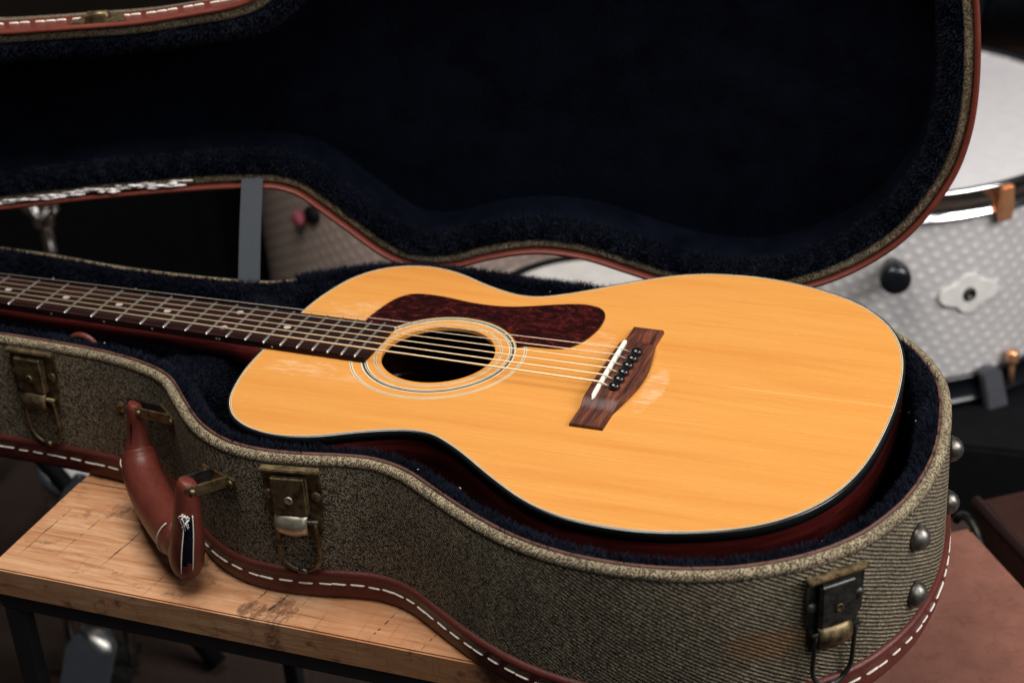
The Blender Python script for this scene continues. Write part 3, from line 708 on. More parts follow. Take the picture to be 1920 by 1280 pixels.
o = link('lining_pile', blades(B, Nn, 8.5, 0.36, 0.45, np.array([[0, 0.15, 0.6]])), M['plush_blades'], case); o['kind'] = 'stuff'
# neck support: a plush hump that carries the neck
V = []; F = []; nu, nv = 30, 16
for i in range(nu+1):
    t = i/nu
    for j in range(nv+1):
        s_ = j/nv; x = 250+86*s_-(8*(1-t)); y0 = float(np.interp(x, [262, 295, 323, 346], [-69, -83, -109, -131]))+15; y = y0+(86-y0)*t
        zt = -17-16*math.exp(-((y-4)/24)**2) if True else 0
        zz = -109+(zt+109)*min(1, (math.sin(math.pi*s_)*1.45))**0.45 if 0 < s_ < 1 else -109
        V.append((x+2.0*math.sin(y*0.16+s_*5), y, zz+1.6*math.sin(y*0.21+x*0.13)))
for i in range(nu):
    for j in range(nv): F.append((i*(nv+1)+j, (i+1)*(nv+1)+j, (i+1)*(nv+1)+j+1, i*(nv+1)+j+1))
hump = mesh('neck_support', V, F); link('neck_support', flipfix(hump), M['plush'], case, True)
Vn = np.array(V).reshape(nu+1, nv+1, 3)
n = 24000; a = rng.random(n)*(nu-1e-3); b = rng.random(n)*(nv-1e-3); ia, ib = a.astype(int), b.astype(int); fa, fb_ = (a-ia)[:, None], (b-ib)[:, None]
P = Vn[ia, ib]*(1-fa)*(1-fb_)+Vn[ia+1, ib]*fa*(1-fb_)+Vn[ia, ib+1]*(1-fa)*fb_+Vn[ia+1, ib+1]*fa*fb_
e1 = Vn[ia+1, ib]-Vn[ia, ib]; e2 = Vn[ia, ib+1]-Vn[ia, ib]; nn = np.cross(e2, e1); nn /= np.linalg.norm(nn, axis=1)[:, None]+1e-9; nn *= np.sign(nn[:, 2:3]+1e-6)
o = link('support_pile', blades(P, nn, 5.5, 0.36, 0.5, np.zeros((1, 3))), M['plush_blades'], case); o['kind'] = 'stuff'
# leather pull tab of the accessory pocket, behind the near rim
i = tray.near(192, -58)
mb = MB(); P = [tuple(tray.P[i]+tray.N[i]*(-8)+tray.T[i]*(14*math.cos(a)))+(-7+11*math.sin(a),) for a in np.linspace(0, math.pi, 13)]
mb.tube(P, 2.6, 8, flat=0.5); mb.build('pocket_pull_tab', M['leather'], case, True)

# ------------------------------------------------------------------ case hardware
def frame_at(x, y, z, d=9.8):
    i = tray.near(x, y); p = tray.P[i]+tray.N[i]*d
    return Vector((p[0], p[1], z)), Vector((tray.T[i][0], tray.T[i][1], 0)), Vector((tray.N[i][0], tray.N[i][1], 0)), Vector((0, 0, 1))
def latch(x, y, ztop, open_, plate_m, lever_m, loop_m, tilt=0.0):
    o, t, n, up = frame_at(x, y, ztop)
    up = (up+t*tilt).normalized(); t = (t-up*t.dot(up)).normalized()
    root = bpy.data.objects.new('latch', None); root.empty_display_size = 0.02; col.objects.link(root); root.parent = case
    root.matrix_parent_inverse = Matrix.Translation(-case.location)
    def P(a, b, c): return o+t*a+up*b+n*c
    mb = MB()
    mb.prism([(-22, 0), (22, 0), (22.5, -6), (22, -34), (19, -38), (19, -52), (15, -57), (-15, -57), (-19, -52), (-19, -38), (-22, -34), (-22.5, -6)], t, up, n, o, 2.0)
    plate = mb.build('latch_plate', plate_m, root, bevel=0.6)
    mb = MB(); mb.box(P(0, 0.6, 3.2), t, up, n, (22.5, 1.5, 3.6)); mb.build('top_flange', M['brass'] if plate_m != M['dark_metal'] else M['brass'], root, bevel=0.7)
    mb = MB(); mb.prism([(-13.5, -3), (13.5, -3), (14, -8), (13.5, -36), (-13.5, -36), (-14, -8)], t, up, n, P(-1, 0, 2.0), 6.5); mb.build('housing', plate_m, root, bevel=1.6, seg=3)
    mb = MB(); mb.lathe(P(-1, -22, 8.5), n, [(3.3, 0), (3.2, 0.9), (2.2, 1.2), (1.4, 0.5), (0.2, 0.3)], 16); mb.build('housing_eyelet', M['bright_brass'] if open_ else M['brass'], root, True)
    for a in (-18, 18):
        mb = MB(); mb.lathe(P(a, -21, 2.0), n, [(4.3, 0), (4.0, 1.3), (2.5, 2.3), (0.3, 2.7)], 16); mb.build('rivet', M['brass'] if plate_m != M['dark_metal'] else M['dark_metal'], root, True)
    # sprung lever tongue
    V = []; F = []
    for i_ in range(9):
        s_ = i_/8; b_ = -36-19*s_; c_ = 6.5+5.5*math.sin(math.pi*min(1, s_*0.9+0.1)); w = 12.5*(1-0.16*s_**3)
        for a in np.linspace(-1, 1, 7): V.append(P(-2+a*w, b_+(2.2*a*a if s_ > 0.9 else 0), c_-2.2*a*a))
    nb = len(V)
    for q in list(V): V.append(q-n*2.0)
    for i_ in range(8):
        for k in range(6):
            a_ = i_*7+k; F.append((a_, a_+1, a_+8, a_+7)); F.append((nb+a_, nb+a_+7, nb+a_+8, nb+a_+1))
    rimv = [k for k in range(7)]+[i_*7+6 for i_ in range(1, 9)]+[56+k for k in range(5, -1, -1)]+[i_*7 for i_ in range(7, 0, -1)]
    for k in range(len(rimv)): a_, b_ = rimv[k], rimv[(k+1) % len(rimv)]; F.append((a_, nb+a_, nb+b_, b_))
    mb = MB(); mb.add(V, F); mb.build('lever', lever_m, root, True)
    mb = MB(); mb.tube([P(-18, -42, 5), P(18, -42, 5)], 2.0, 10); mb.build('hinge_pin', M['pewter'] if open_ else loop_m, root, True)
    pts = [P(-15.5, -42, 5.5)]+[P(-15.5, -50-6*k, 4.5-0.25*k) for k in range(4)]+[P(-15.5*math.cos(a), -70-17*math.sin(a), 3.6) for a in np.linspace(0, math.pi, 13)]+[P(15.5, -68+6*k, 3.8+0.25*k) for k in range(4)]+[P(15.5, -42, 5.5)]
    mb = MB(); mb.tube(pts, 1.6, 8, up=tuple(n)); mb.build('wire_loop', loop_m, root, True)
    mb = MB(); mb.tube([P(-3.4, -87, 3.6), P(3.4, -87, 3.6)], 2.3, 10); mb.build('loop_sleeve', M['pewter'] if open_ else loop_m, root, True)
    return root
latch(151, -57, -8, False, M['brass'], M['brass'], M['brass'])
latch(444, -160, -9, True, M['brass'], M['bright_brass'], M['brass'])
latch(833, -173, -14, False, M['dark_metal'], M['brass'], M['dark_metal'], 0.04)
for (x, y, z) in ((877, -104, -30), (877, -104, -76), (876, 9, -28), (873, 24, -84)):
    o, t, n, up = frame_at(x, y, z, 9.4)
    mb = MB(); mb.lathe(o, n, [(9.4, 0), (9.2, 2.0), (8.0, 5.2), (5.4, 8.0), (2.4, 9.4), (0.3, 9.7)], 24); mb.build('dome_foot', M['pewter'], case, True)
for (x, y, z) in ((236, -63, -45), (234, -62, -80)):
    o, t, n, up = frame_at(x, y, z, 9.4)
    mb = MB(); mb.lathe(o, n, [(5.4, 0), (5.2, 0.9), (3.6, 1.1), (3.1, 2.2), (2.2, 2.4), (1.4, 1.2), (0.2, 1.1)], 20); mb.build('eyelet_rivet', M['brass'], case, True)

# handle
hroot = bpy.data.objects.new('handle', None); col.objects.link(hroot); hroot.parent = case; hroot.matrix_parent_inverse = Matrix.Translation(-case.location); hroot.empty_display_size = 0.02
A = Vector((264, -90, -33)); Bv = Vector((366, -180, -34)); al = (Bv-A).normalized(); ou = Vector((al.y, -al.x, 0)).normalized()
if ou.dot(Vector((-1, -1, 0))) < 0: ou = -ou
ABL = (Bv-A).length
def H(a, o_, z): return Vector((A.x, A.y, 0))+Vector((al.x, al.y, 0))*a+ou*o_+Vector((0, 0, z))
def spl(P, n=8):
    Q = catmull(np.array(P, float), False, n); return Q
E_ = ABL
ctrl = [(0, 2, -27, 6.0), (0, 3, -31, 8.2), (1, 4, -46, 10.0), (3, 6, -60, 12.8), (7, 8, -72, 16.2)]
Q = spl(ctrl); mb = MB(); mb.tube([H(*q[:3]) for q in Q], [q[3] for q in Q], 20, flat=0.74, up=tuple(al)); mb.build('handle_strap', M['leather_light'], hroot, True)
ctrl = [(5, 8, -66, 15.6), (12, 9, -75, 17.6), (28, 11, -83, 18.6), (62, 12, -87, 19.0), (98, 12, -87, 18.4), (118, 11, -84, 17.5), (128, 10, -78, 15.5)]
Q = spl(ctrl); mb = MB(); mb.tube([H(*q[:3]) for q in Q], [q[3] for q in Q], 24, flat=0.86, up=(0, 0, 1)); mb.build('grip', M['leather_light'], hroot, True)
ctrl = [(E_, 2, -25, 6.0), (E_, 3, -29, 9.0), (E_+0.5, 5, -44, 11.4), (E_, 7, -60, 13.4), (E_-2, 10, -78, 15.6), (E_-5, 12, -94, 15.6), (E_-8, 13, -105, 11.5), (E_-9, 13, -110, 4)]
Q = spl(ctrl); mb = MB(); mb.tube([H(*q[:3]) for q in Q], [q[3] for q in Q], 20, flat=0.84, up=tuple(al)); mb.build('handle_strap', M['leather_light'], hroot, True)
endQ = Q
# stitched seams on the grip, dark slit on the strap, torn navy edge with fraying
def seam(P, name='seam', r=0.55, mat='thread'):
    mb = MB(); mb.tube(P, r, 6); mb.build(name, M[mat], hroot, True)
def around(q, ang, k=1.02, fl=0.84):      # a point on the flattened strap at an angle from al towards ou
    return H(*q[:3])+al*math.cos(ang)*q[3]*k+ou*math.sin(ang)*q[3]*fl*k
seam([around((7, 8, -72, 16.6), a, 1.06, 0.88)+Vector((0, 0, -3.0*math.sin(a))) for a in np.linspace(-0.4, 3.4, 24)])
seam([H(112, 11.4, -85)+ou*math.cos(a)*16.6+Vector((0, 0, math.sin(a)*18.9))+al*(5*math.sin(a)) for a in np.linspace(-1.7, 1.1, 24)])
tq = [q for q in endQ if -103 < q[2] < -46]
for an in (0.02, 0.66):
    seam([around(q, an) for q in tq], 'seam', 0.5)
mb = MB(); V = []; F = []
for q in tq:
    V += [around(q, 0.05, 1.008), around(q, 0.34, 1.012), around(q, 0.63, 1.008)]
for k in range(len(tq)-1): F += [(3*k, 3*k+1, 3*k+4, 3*k+3), (3*k+1, 3*k+2, 3*k+5, 3*k+4)]
mb.add(V, F); mb.build('torn_edge', M['plush'], hroot)
# open seam along the inner strap
sq = [(0.6, 3.5, -40, 9.2), (1.5, 4.6, -50, 10.6), (3, 6, -60, 12.8), (5, 7, -66, 14.4)]
seam([around(q, 0.95, 0.98, 0.74) for q in spl(sq)], 'open_seam', 0.9, 'plush')
mb = MB()
for k in range(16):
    a = random.uniform(-4, 4); z = random.uniform(-56, -47); p0 = around((E_, 6, z, 12.3), 0.34+a*0.07, 0.98)
    mb.tube([p0, p0+ou*random.uniform(1.5, 4)+al*random.uniform(-3, 3)+Vector((0, 0, random.uniform(-3, 3))), p0+ou*random.uniform(1.5, 3)+al*random.uniform(-4, 4)+Vector((0, 0, random.uniform(-7, 0)))], [0.8, 0.6, 0.3], 5)
mb.build('frayed_padding', M['padding'], hroot, True)
for (cx, cy, a_) in ((298, -89, 0.0), (386, -156, E_)):
    o, t, n, up = frame_at(cx, cy, -30, 9.6)
    br = MB(); br.prism([(-19, -5.5), (19, -5.5), (19, 5.5), (-19, 5.5)], t, up, n, o, 2.0); br.build('bracket_plate', M['brass'], hroot, bevel=0.8)
    piv = H(a_, 2, -31)
    for s_ in (-1, 1):
        q0 = o+t*(s_*9)+n*1.5; q1 = piv+al*(s_*8.6); d = (q1-q0)
        br = MB(); br.box((q0+q1)/2+d.normalized()*1.5, d, up, d.cross(up), (d.length/2+3.5, 4.6, 0.9)); br.build('bracket_arm', M['dark_metal'] if s_ < 0 else M['brass'], hroot, bevel=0.5)
    br = MB(); br.tube([piv-al*11, piv+al*11], 2.6, 12); br.build('bracket_pin', M['brass'], hroot, True)
    for s_ in (-14, 14):
        br = MB(); br.lathe(o+t*s_+n*2.0, n, [(3.4, 0), (3, 1.2), (1.5, 1.9), (0.2, 2.0)], 14); br.build('rivet', M['brass'], hroot, True)

# ------------------------------------------------------------------ case lid, hinged open behind
LR = np.array([[0.978686, 0.073482, -0.191764], [0.191225, 0.014358, 0.981441], [0.074872, -0.997193, 0.0]]); LT = np.array([577.671, 206.623, 163.207])
def LX(V): return np.asarray(V, float) @ LR.T + LT
low = [(-790, 78), (-680, 75.5), (-580.9, 72.6), (-486.9, 68), (-396.3, 65.9), (-345.9, 66.3), (-324, 67.9), (-306.3, 71.2), (-289.2, 79.1), (-276.7, 90.4), (-263.5, 103.2), (-247.6, 118.6), (-226.9, 138.8), (-210.8, 149.6), (-192.7, 154.8), (-168.5, 155.4), (-140.9, 149.4), (-107.2, 145.1), (-78.3, 146), (-43.6, 154.2), (-12.9, 167.1), (17.8, 180), (46, 189.5), (80, 196), (114, 196.6), (136, 192), (161.9, 184), (186.9, 171.8), (211.2, 155.4), (230.9, 134.8), (247.8, 111.2), (258, 91.2), (266.8, 61.5), (271.3, 28.6), (272.6, 1.3), (272.6, -19.2)]
upp = [(271.8, -40), (266, -70), (256, -97), (241, -122), (219, -148), (191, -168), (163, -180), (135, -189.5), (104, -194.5), (74, -193), (44, -187.5), (12, -176), (-18, -161), (-50, -150), (-80, -146), (-107, -146), (-138, -151), (-168, -154.5), (-193, -152), (-212, -146), (-232, -133), (-254, -113), (-275, -92), (-297, -78), (-322, -72.6), (-349, -70.4), (-407.5, -66.5), (-465.7, -67), (-538, -68.2), (-790, -74)]
lid = Outline(resample(catmull(low+upp), 5.0, 3))
DL = 56.0
V, F, uv = sweep(lid, [(9.4, 30), (9.6, 42), (8.6, DL-4), (5, DL-0.5), (0, DL)], None, LX)
lidroot = link('lid', flipfix(mesh('lid', V, F, uv)), M['tweed'], case, True)
link('lid_back_panel', fill(lid.off(0.4), DL-0.2, xf=LX, name='lid_back_panel'), M['tweed'], lidroot)
prof = [(0.6, 8)]+[(4.4+4.8*math.cos(math.radians(a)), 6.6-5.0*math.sin(math.radians(a))) for a in (180, 150, 120, 90, 60, 30, 0, -30)]
V, F, uv = sweep(lid, prof, None, LX); link('lid_rim', flipfix(mesh('lid_rim', V, F, uv)), M['rim_tweed'], lidroot, True)
prof = [(8.9, 4.5), (9.1, -1.5), (10.4, -3.6), (12.4, -3.0), (13.5, 0.0), (13.0, 3.6), (12.4, 6), (12.7, 16), (12.4, 27), (12.0, 33), (11.2, 35.6), (9.3, 36)]
V, F, uv = sweep(lid, prof, None, LX); lbind = link('lid_binding', flipfix(mesh('lid_binding', V, F, uv)), M['leather_light'], lidroot, True)
linp = [(1.2, 5), (-1.5, 1.0), (-7, 0.5), (-13, 4), (-17, 11), (-19, 24), (-20, 52)]
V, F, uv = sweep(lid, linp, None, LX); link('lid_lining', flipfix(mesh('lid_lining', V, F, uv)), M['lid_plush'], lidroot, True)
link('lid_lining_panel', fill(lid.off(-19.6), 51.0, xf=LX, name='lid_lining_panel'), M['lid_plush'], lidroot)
keep = np.array([i for i in range(len(lid.P)) if lid.P[i][0] > -600])
B, Nn = sample_profile(lid, [(0.8, 3), (-1.5, 1.0), (-7, 0.5), (-13, 4), (-16, 9), (-17.3, 14)], 45000, keep)
Nn[:, 2] *= -1
B3 = LX(B); N3 = Nn @ LR.T
cl = np.sin(B[:, :1]*0.31+np.cos(B[:, 1:2]*0.23)*2)*np.array([[0.3, 0.1, 0.2]])
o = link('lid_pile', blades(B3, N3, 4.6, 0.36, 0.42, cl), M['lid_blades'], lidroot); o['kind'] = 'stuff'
ST2 = stitch_mesh(9.6, 0.95, 0.4)
u = 0.0
while u < lid.len:
    i = int(np.searchsorted(lid.arc, u)) % len(lid.P)
    if lid.P[i][1] < -40 and -640 < lid.P[i][0] < -190:
        p2 = lid.P[i]+lid.N[i]*12.75
        q = LX([(p2[0], p2[1], 18.5+random.uniform(-.3, .3))])[0]; tt = LR @ np.array([lid.T[i][0], lid.T[i][1], 0]); nn_ = LR @ np.array([lid.N[i][0], lid.N[i][1], 0])
        place(ST2, 'stitch', lidroot, q, tt, nn_)
    u += 11.8
# catch plate for a latch, on the lid's upper edge
i = lid.near(-444, -66.8); p2 = lid.P[i]
ex = Vector(LR @ np.array([lid.T[i][0], lid.T[i][1], 0])); en = Vector(LR @ np.array([lid.N[i][0], lid.N[i][1], 0])); ec = Vector(LR[:, 2])
o3 = Vector(LX([(p2[0]+lid.N[i][0]*12.8, p2[1]+lid.N[i][1]*12.8, 0)])[0])
mb = MB(); mb.prism([(-26, 1), (26, 1), (23, 12), (16, 27), (-16, 27), (-23, 12)], ex, ec, en, o3, 1.6); mb.build('catch_plate', M['brass'], lidroot, bevel=0.6)
mb = MB(); mb.tube([o3+ex*-9+ec*9+en*4, o3+ex*9+ec*9+en*4], 5.0, 14, flat=1.0); mb.build('catch_hook', M['brass'], lidroot, True)
mb = MB(); mb.box(o3+ec*2.5+en*3.5, ex, ec, en, (9.5, 2.2, 4.2)); mb.build('catch_lip', M['brass'], lidroot, bevel=0.8)
# torn lining edge on the hinge side of the neck
mb = MB()
a = -610.0
while a < -400:
    i = lid.near(a, 68); p2 = lid.P[i]+lid.N[i]*random.uniform(2.5, 7.0)
    k = 1.0 if a > -530 else 0.75
    q = Vector(LX([(p2[0], p2[1], random.uniform(-2.2, 1.5))])[0]); d = Vector(LR[:, 0])
    mb.tube([q-d*random.uniform(3, 7), q+ec*random.uniform(-1.0, 1.0), q+d*random.uniform(3, 8)], [0.7, random.uniform(1.0, 2.0)*k, 0.5], 7)
    a += random.uniform(1.6, 3.6)
mb.build('torn_padding', M['padding'], lidroot, True)
# webbing strap that stops the lid
s0 = Vector((265.5, 96, -9)); s1 = Vector(LX([(-335.0, 70.0, -1.0)])[0])
wd = (Vector((287, 99, -9))-Vector((270, 96, -9))).normalized()
V = []; F = []; n = 14
for k in range(n+1):
    t = k/n; c_ = s0.lerp(s1, t)+Vector((0, -1, 0))*(1.0*math.sin(math.pi*t)); 
    w_ = (wd.lerp(Vector(LR[:, 0]), t)).normalized()
    for sg in (-1, 1):
        for d_ in (-0.5, 0.5): V.append(c_+w_*sg*9.8+Vector((0, 1, -0.3))*d_)
for k in range(n):
    b_ = 4*k
    F += [(b_, b_+2, b_+6, b_+4), (b_+1, b_+5, b_+7, b_+3), (b_, b_+4, b_+5, b_+1), (b_+2, b_+3, b_+7, b_+6)]
mb = MB(); mb.add(V, F); mb.build('lid_strap', M['webbing'], case, False)

# ------------------------------------------------------------------ drums and other gear behind the case
def drum(name, label, cx, cy, r, z0, z1, wrap, hoop_top, hoop_bot, lugs=(), legs=True, hoop_h=40, head='drum_head'):
    root = empty(name, W(cx, cy, FLOOR), label, 'drum')
    n = 96; V = []; uv = []; F = []
    for i in range(n+1):
        a = 2*math.pi*i/n
        for z in (z0, z1): V.append((cx+r*math.cos(a), cy+r*math.sin(a), z)); uv.append((a*r*S, z*S))
    for i in range(n): F.append((2*i, 2*i+2, 2*i+3, 2*i+1))
    link('shell', flipfix(mesh('shell', V, F, uv)), wrap, root, True)
    link('drum_head', fill(circle(cx, cy, r-1), z1-4, name='drum_head'), M[head], root)
    def hoop(nm, z, mat, h=hoop_h):
        p = [(r-3, -h/2), (r+5, -h/2), (r+8, -h/2+2), (r+8, -h/2+5), (r+5.5, -h/2+6), (r+5.5, h/2-5), (r+8, h/2-4), (r+8, h/2-1), (r+5, h/2), (r+1, h/2), (r+0.5, -h/2+2)]
        V = []; F = []; K = len(p)
        for i in range(n):
            a = 2*math.pi*i/n
            for (rr, zz) in p: V.append((cx+rr*math.cos(a), cy+rr*math.sin(a), z+zz))
        for i in range(n):
            for k in range(K): F.append((i*K+k, ((i+1) % n)*K+k, ((i+1) % n)*K+(k+1) % K, i*K+(k+1) % K))
        link(nm, flipfix(mesh(nm, V, F)), mat, root, True)
    hoop('top_hoop', z1-14, hoop_top); hoop('bottom_hoop', z0+4, hoop_bot)
    for a in lugs:
        ca, sa = math.cos(a), math.sin(a)
        mb = MB(); mb.tube([(cx+(r+14)*ca, cy+(r+14)*sa, z0+0), (cx+(r+14)*ca, cy+(r+14)*sa, z0+44)], 4, 10); mb.lathe((cx+(r+14)*ca, cy+(r+14)*sa, z0+30), (0, 0, 1), [(7, 0), (8, 4), (8, 14), (6, 18)], 14); mb.build('tension_rod', M['copper'], root, True)
    if legs:
        for a in (0.5, 2.6, 4.7):
            ca, sa = math.cos(a), math.sin(a); mb = MB(); mb.tube([(cx+(r+12)*ca, cy+(r+12)*sa, FLOOR), (cx+(r+12)*ca, cy+(r+12)*sa, z0+60)], 5, 10); mb.build('leg', M['chrome'], root, True)
    return root
DX, DY, DR = 612, 1120, 288
def on_shell(cx, cy, r, deg, z):      # a point on a drum shell at a given bearing and height
    return Vector((cx+r*math.cos(math.radians(deg)), cy+r*math.sin(math.radians(deg)), z))
p_rod = on_shell(DX, DY, DR+14, -40.9, -501)
d1 = drum('floor_tom', 'silver sparkle drum with white head and chrome hoop behind the lid', DX, DY, DR, -488, -212, M['wrap'], M['chrome'], M['gloss_black'], lugs=(math.atan2(p_rod.y-DY, p_rod.x-DX),), legs=False)
p = on_shell(DX, DY, DR, -53.2, -349); nr = Vector((p.x-DX, p.y-DY, 0)).normalized(); tg = Vector((-nr.y, nr.x, 0)); up = Vector((0, 0, 1))
mb = MB(); shp = []
for k in range(48):
    a = 2*math.pi*k/48; rr = 26+6*math.cos(2*a)+5*math.cos(4*a)+1.5*math.cos(6*a); shp.append((rr*1.05*math.cos(a), rr*1.12*math.sin(a)))
mb.prism(shp, tg, up, nr, p-nr*1.5, 5); mb.build('mount_plate', M['white_paint'], d1, bevel=0.8)
mb = MB(); mb.lathe(p+nr*3.5, nr, [(9, 0), (8, 3), (4.5, 3.2), (4, 0.6)], 16); mb.build('mount_socket', M['dark_metal'], d1, True)
if True:
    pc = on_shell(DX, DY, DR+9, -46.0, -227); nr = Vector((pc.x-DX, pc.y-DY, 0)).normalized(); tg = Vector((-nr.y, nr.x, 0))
    mb = MB(); mb.prism([(-9, -26), (9, -26), (11, -8), (9, 20), (-9, 20), (-11, -8)], tg, up, nr, (pc.x, pc.y, -228), 7); mb.build('hoop_warm_glint', M['copper'], d1, bevel=2)  # added copper piece stands in for a warm reflection on the chrome hoop
p = on_shell(DX, DY, DR, -72.7, -302); nr = Vector((p.x-DX, p.y-DY, 0)).normalized()
mb = MB(); mb.lathe(p, nr, [(12, 0), (12, 12), (17, 14), (19, 22), (19, 38), (16, 43), (9, 44)], 24); mb.build('leg_bracket_knob', M['gloss_black'], d1, True)
p = on_shell(DX, DY, DR+9, -46.4, -485); nr = Vector((p.x-DX, p.y-DY, 0)).normalized(); tg = Vector((-nr.y, nr.x, 0))
mb = MB(); mb.prism([(-15, -32), (13, -34), (16, -28), (14, 26), (6, 34), (-8, 34), (-16, 26)], (tg+up*-0.12), (up+tg*-0.22), nr, p, 13); mb.build('hoop_claw', M['grey_rubber'], d1, bevel=2)
d2 = drum('floor_tom', 'sparkle drum behind the webbing strap, brown shade painted into its wrap', -30, 1100, 262, -560, -190, M['wrap_shaded'], M['chrome'], M['chrome'])
p = on_shell(-30, 1100, 262, -109.5, -321); nr = Vector((p.x+30, p.y-1100, 0)).normalized()
mb = MB(); mb.lathe(p, nr, [(9, 0), (11, 8), (11, 13), (7, 16), (3, 17)], 20); mb.build('pink_felt_washer', M['pink'], d2, True)
mb = MB(); mb.lathe(p+Vector((24, 4, 8)), nr, [(13, 0), (13, 16), (8, 20)], 20); mb.build('bracket_knob', M['matt_black'], d2, True)
fc = empty('dark_filler_box', W(700, 1080, FLOOR), 'made-up black box that darkens the floor under the silver sparkle drum', 'filler box')  # black box added to keep the floor below the drum dark
mb = MB(); mb.box((690, 1120, (FLOOR-512)/2), (1, 0.05, 0), (-0.05, 1, 0), (0, 0, 1), (420, 330, (-512-FLOOR)/2)); mb.build('box', M['matt_black'], fc, bevel=5)
for x in (285, 1125):
    mb = MB(); mb.lathe((x, 806, -530), (0, -0.8, 0.6), [(22, 0), (20, 8), (12, 15), (2, 18)], 16); mb.build('corner_cap', M['dark_metal'], fc, True)
# snare drum with pale hoop, seen in the gap under the lid's waist
sd = drum('snare_drum', 'low snare drum with pale hoops, glimpsed under the waist of the lid', 330, 760, 130, -470, -345, M['wrap_shaded'], M['drum_head'], M['chrome'], legs=False, hoop_h=22, head='white_paint')
V, F = ring(330, 760, 112, 126, -346, 2); link('dark_gap_ring', flipfix(mesh('dark_gap_ring', V, F)), M['matt_black'], sd)  # added black ring stands for the dark gap between hoop and head
# white drum on the floor left of the table
drum('snare_drum', 'white drum standing low on the floor beyond the left end of the table', -175, 470, 120, -610, -480, M['white_paint'], M['chrome'], M['chrome'], legs=False)
# gloss black bass drum, lying behind the silver drum
bd = empty('bass_drum', W(900, 1650, FLOOR), 'gloss black bass drum at the top right behind the silver drum', 'drum')
mb = MB(); mb.lathe((640, 1640, -10), (1, 0.25, 0), [(275, 0), (275, 420)], 96); mb.build('shell', M['gloss_black'], bd, True)
for a in (0, 420):
    q = Vector((640, 1640, -10))+Vector((1, 0.25, 0)).normalized()*a
    mb = MB(); mb.lathe(q-Vector((1, .25, 0)).normalized()*16, (1, 0.25, 0), [(270, -2), (284, -2), (286, 2), (286, 34), (284, 36), (270, 36)], 96); mb.build('hoop', M['gloss_black'], bd, True)
for s_ in (-1, 1):
    mb = MB(); mb.tube([(820, 1660+s_*200, -180), (850, 1660+s_*330, FLOOR)], 9, 12); mb.build('spur', M['chrome'], bd, True)
# black speaker cabinet behind the neck
cb_ = empty('speaker_cabinet', W(-520, 1120, FLOOR), 'large black speaker cabinet in the dark behind the guitar neck', 'speaker cabinet')
mb = MB(); mb.box((-720, 1150, (FLOOR-265)/2), (1, 0.1, 0), (-0.1, 1, 0), (0, 0, 1), (330, 150, (-265-FLOOR)/2)); mb.build('box', M['matt_black'], cb_, bevel=6)
mb = MB(); mb.box((-706, 996, (FLOOR-265)/2), (1, 0.1, 0), (-0.1, 1, 0), (0, 0, 1), (300, 4, (-330-FLOOR)/2)); mb.build('grille', M['matt_black'], cb_, bevel=3)
for x in (-1005, -407):
    mb = MB(); mb.lathe((x+20, 1000, -290), (0, -1, 0.3), [(14, 0), (14, 8), (8, 14), (1, 15)], 14); mb.build('corner_cap', M['chrome'], cb_, True)
# chrome stand with a wing nut, left
st = empty('cymbal_stand', W(-430, 700, FLOOR), 'chrome cymbal stand with wing nut in the gap behind the neck', 'stand')
mb = MB(); mb.tube([(-434, 700, FLOOR+190), (-434, 700, -210)], 9, 14); mb.build('tube', M['chrome'], st, True)
mb = MB(); mb.lathe((-434, 700, -300), (0, 0, 1), [(12, 0), (17, 4), (17, 46), (13, 52), (13, 70)], 18); mb.build('clamp_collar', M['chrome'], st, True)
mb = MB()
for s_ in (-1, 1): mb.tube([(-420, 690, -280), (-420+s_*12, 680, -274), (-420+s_*26, 676, -258), (-420+s_*22, 676, -240)], [5, 6, 8, 4], 10)
mb.build('wing_nut', M['chrome'], st, True)
for k in range(3):
    a = 0.4+k*2.094; mb = MB(); mb.tube([(-434, 700, FLOOR+215), (-434+230*math.cos(a), 700+230*math.sin(a), FLOOR+6)], 6, 8); mb.build('leg', M['chrome'], st, True)
# bass drum pedal under the table
pd = empty('drum_pedal', W(-40, 170, FLOOR), 'chrome kick drum pedal on the floor beneath the table', 'pedal')
mb = MB(); mb.prism([(-36, -120), (36, -120), (30, 120), (-30, 120)], (0.93, 0.36, 0), (-0.36, 0.93, 0), (0, 0, 1), (-60, 150, FLOOR+4), 8); mb.build('base_plate', M['dark_metal'], pd, bevel=1.5)
for s_ in (-1, 1):
    q = Vector((-60, 150, FLOOR+12))+Vector((0.93, 0.36, 0))*34*s_+Vector((-0.36, 0.93, 0))*70
    mb = MB(); mb.tube([q, q+Vector((0, 0, 60)), q+Vector((-10*s_, 0, 120)), q+Vector((-22*s_, 0, 160))], [6, 6, 5, 5], 10); mb.build('post', M['chrome'], pd, True)
q = Vector((-60, 150, FLOOR+12))+Vector((-0.36, 0.93, 0))*70
mb = MB(); mb.tube([q+Vector((-40, -15, 100)), q+Vector((40, 15, 100))], 7, 12); mb.build('axle', M['chrome'], pd, True)
mb = MB(); mb.tube([q+Vector((0, 0, 100)), q+Vector((-6, 20, 200)), q+Vector((-8, 26, 236))], 4, 10); mb.lathe(q+Vector((-8, 26, 222)), (0, 0.9, 0.3), [(4, -26), (15, -22), (17, 0), (15, 18), (4, 22)], 18); mb.build('beater', M['chrome'], pd, True)
mb = MB(); mb.prism([(-24, -110), (24, -110), (30, 40), (10, 78), (-10, 78), (-30, 40)], (0.93, 0.36, 0), (-0.34, 0.88, 0.33), (0.1, -0.3, 0.95), (-60, 150, FLOOR+52), 5); mb.build('footboard', M['chrome'], pd, bevel=1.2)
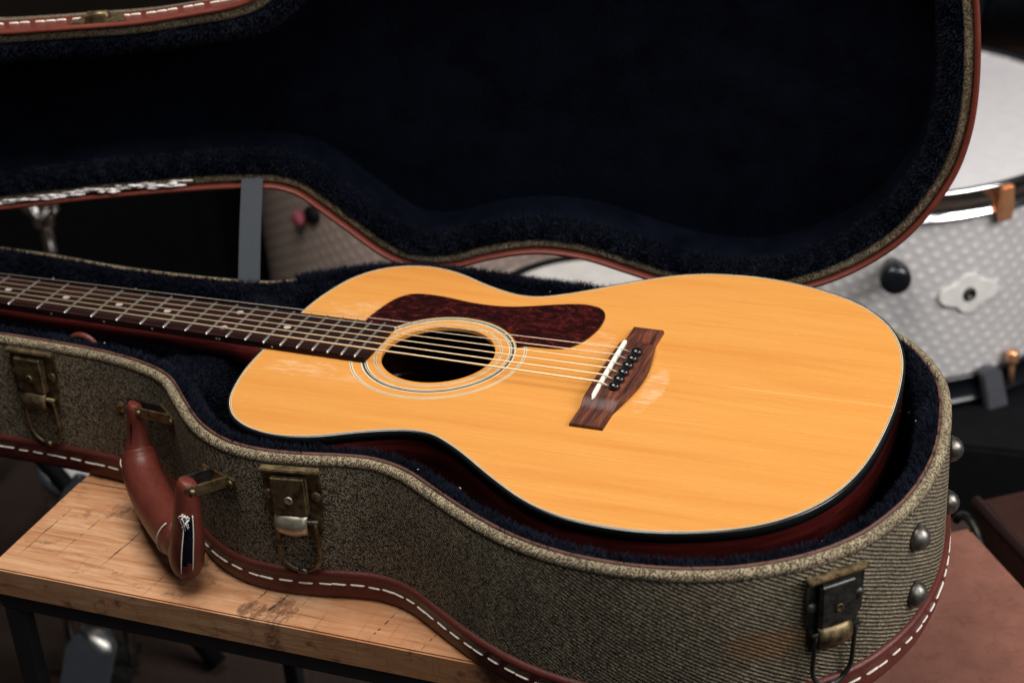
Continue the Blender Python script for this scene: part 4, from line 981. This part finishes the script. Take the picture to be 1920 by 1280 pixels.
# black folding stand, legs crossing below the table
fs = empty('folding_stand', W(-120, 260, FLOOR), 'black folding keyboard stand with crossing legs below the table', 'stand')
for P in (((-330, 330, -250), (40, 260, FLOOR+10)), ((-60, 420, FLOOR+10), (120, 300, -330)), ((-420, 220, -330), (-300, 300, FLOOR+10))):
    mb = MB(); mb.tube(P, 11, 12); mb.build('leg', M['matt_black'], fs, True)
# leather bench and a darker leather case at the right
bn = empty('leather_bench', W(880, 120, FLOOR), 'red-brown leather-topped bench at the lower right beside the case', 'bench')
c0 = Vector((868, 316, 0)); e1 = Vector((0.597, -0.802, 0)); e2 = Vector((-0.802, -0.597, 0))
ctr = c0+e1*230+e2*95
mb = MB(); mb.box(ctr+Vector((0, 0, -330)), e1, e2, (0, 0, 1), (230, 95, 30)); mb.build('seat', M['bench_leather'], bn, bevel=5, seg=3)
for a in (-1, 1):
    for b in (-1, 1):
        mb = MB(); q = ctr+e1*210*a+e2*78*b; mb.box((q.x, q.y, (FLOOR-360.5)/2), e1, e2, (0, 0, 1), (14, 12, (-360.5-FLOOR)/2)); mb.build('leg', M['black_steel'], bn, bevel=1)
dk = empty('leather_suitcase', W(960, 420, FLOOR), 'dark brown leather suitcase standing behind the lighter leather bench', 'suitcase')
c1 = c0-e2*34+e1*-60; ctr = c1+e1*260-e2*110
mb = MB(); mb.box((ctr.x, ctr.y, (FLOOR-318)/2), e1, e2, (0, 0, 1), (260, 110, (-318-FLOOR)/2)); mb.build('suitcase_body', M['dark_leather'], dk, bevel=4, seg=2)
mb = MB(); mb.tube([c1+e1*4-e2*4+Vector((0, 0, -317)), c1+e1*516-e2*4+Vector((0, 0, -317))], 6, 10); mb.build('edge_piping', M['dark_leather'], dk, True)
mb = MB(); q = c1+e1*14+e2*3+Vector((0, 0, -330)); mb.tube([q+e1*30*math.cos(a)+Vector((0, 0, -34+34*math.sin(a)))+e2*4 for a in np.linspace(-0.5, 2.6, 14)], 4.5, 10); mb.build('handle_ring', M['dark_metal'], dk, True)
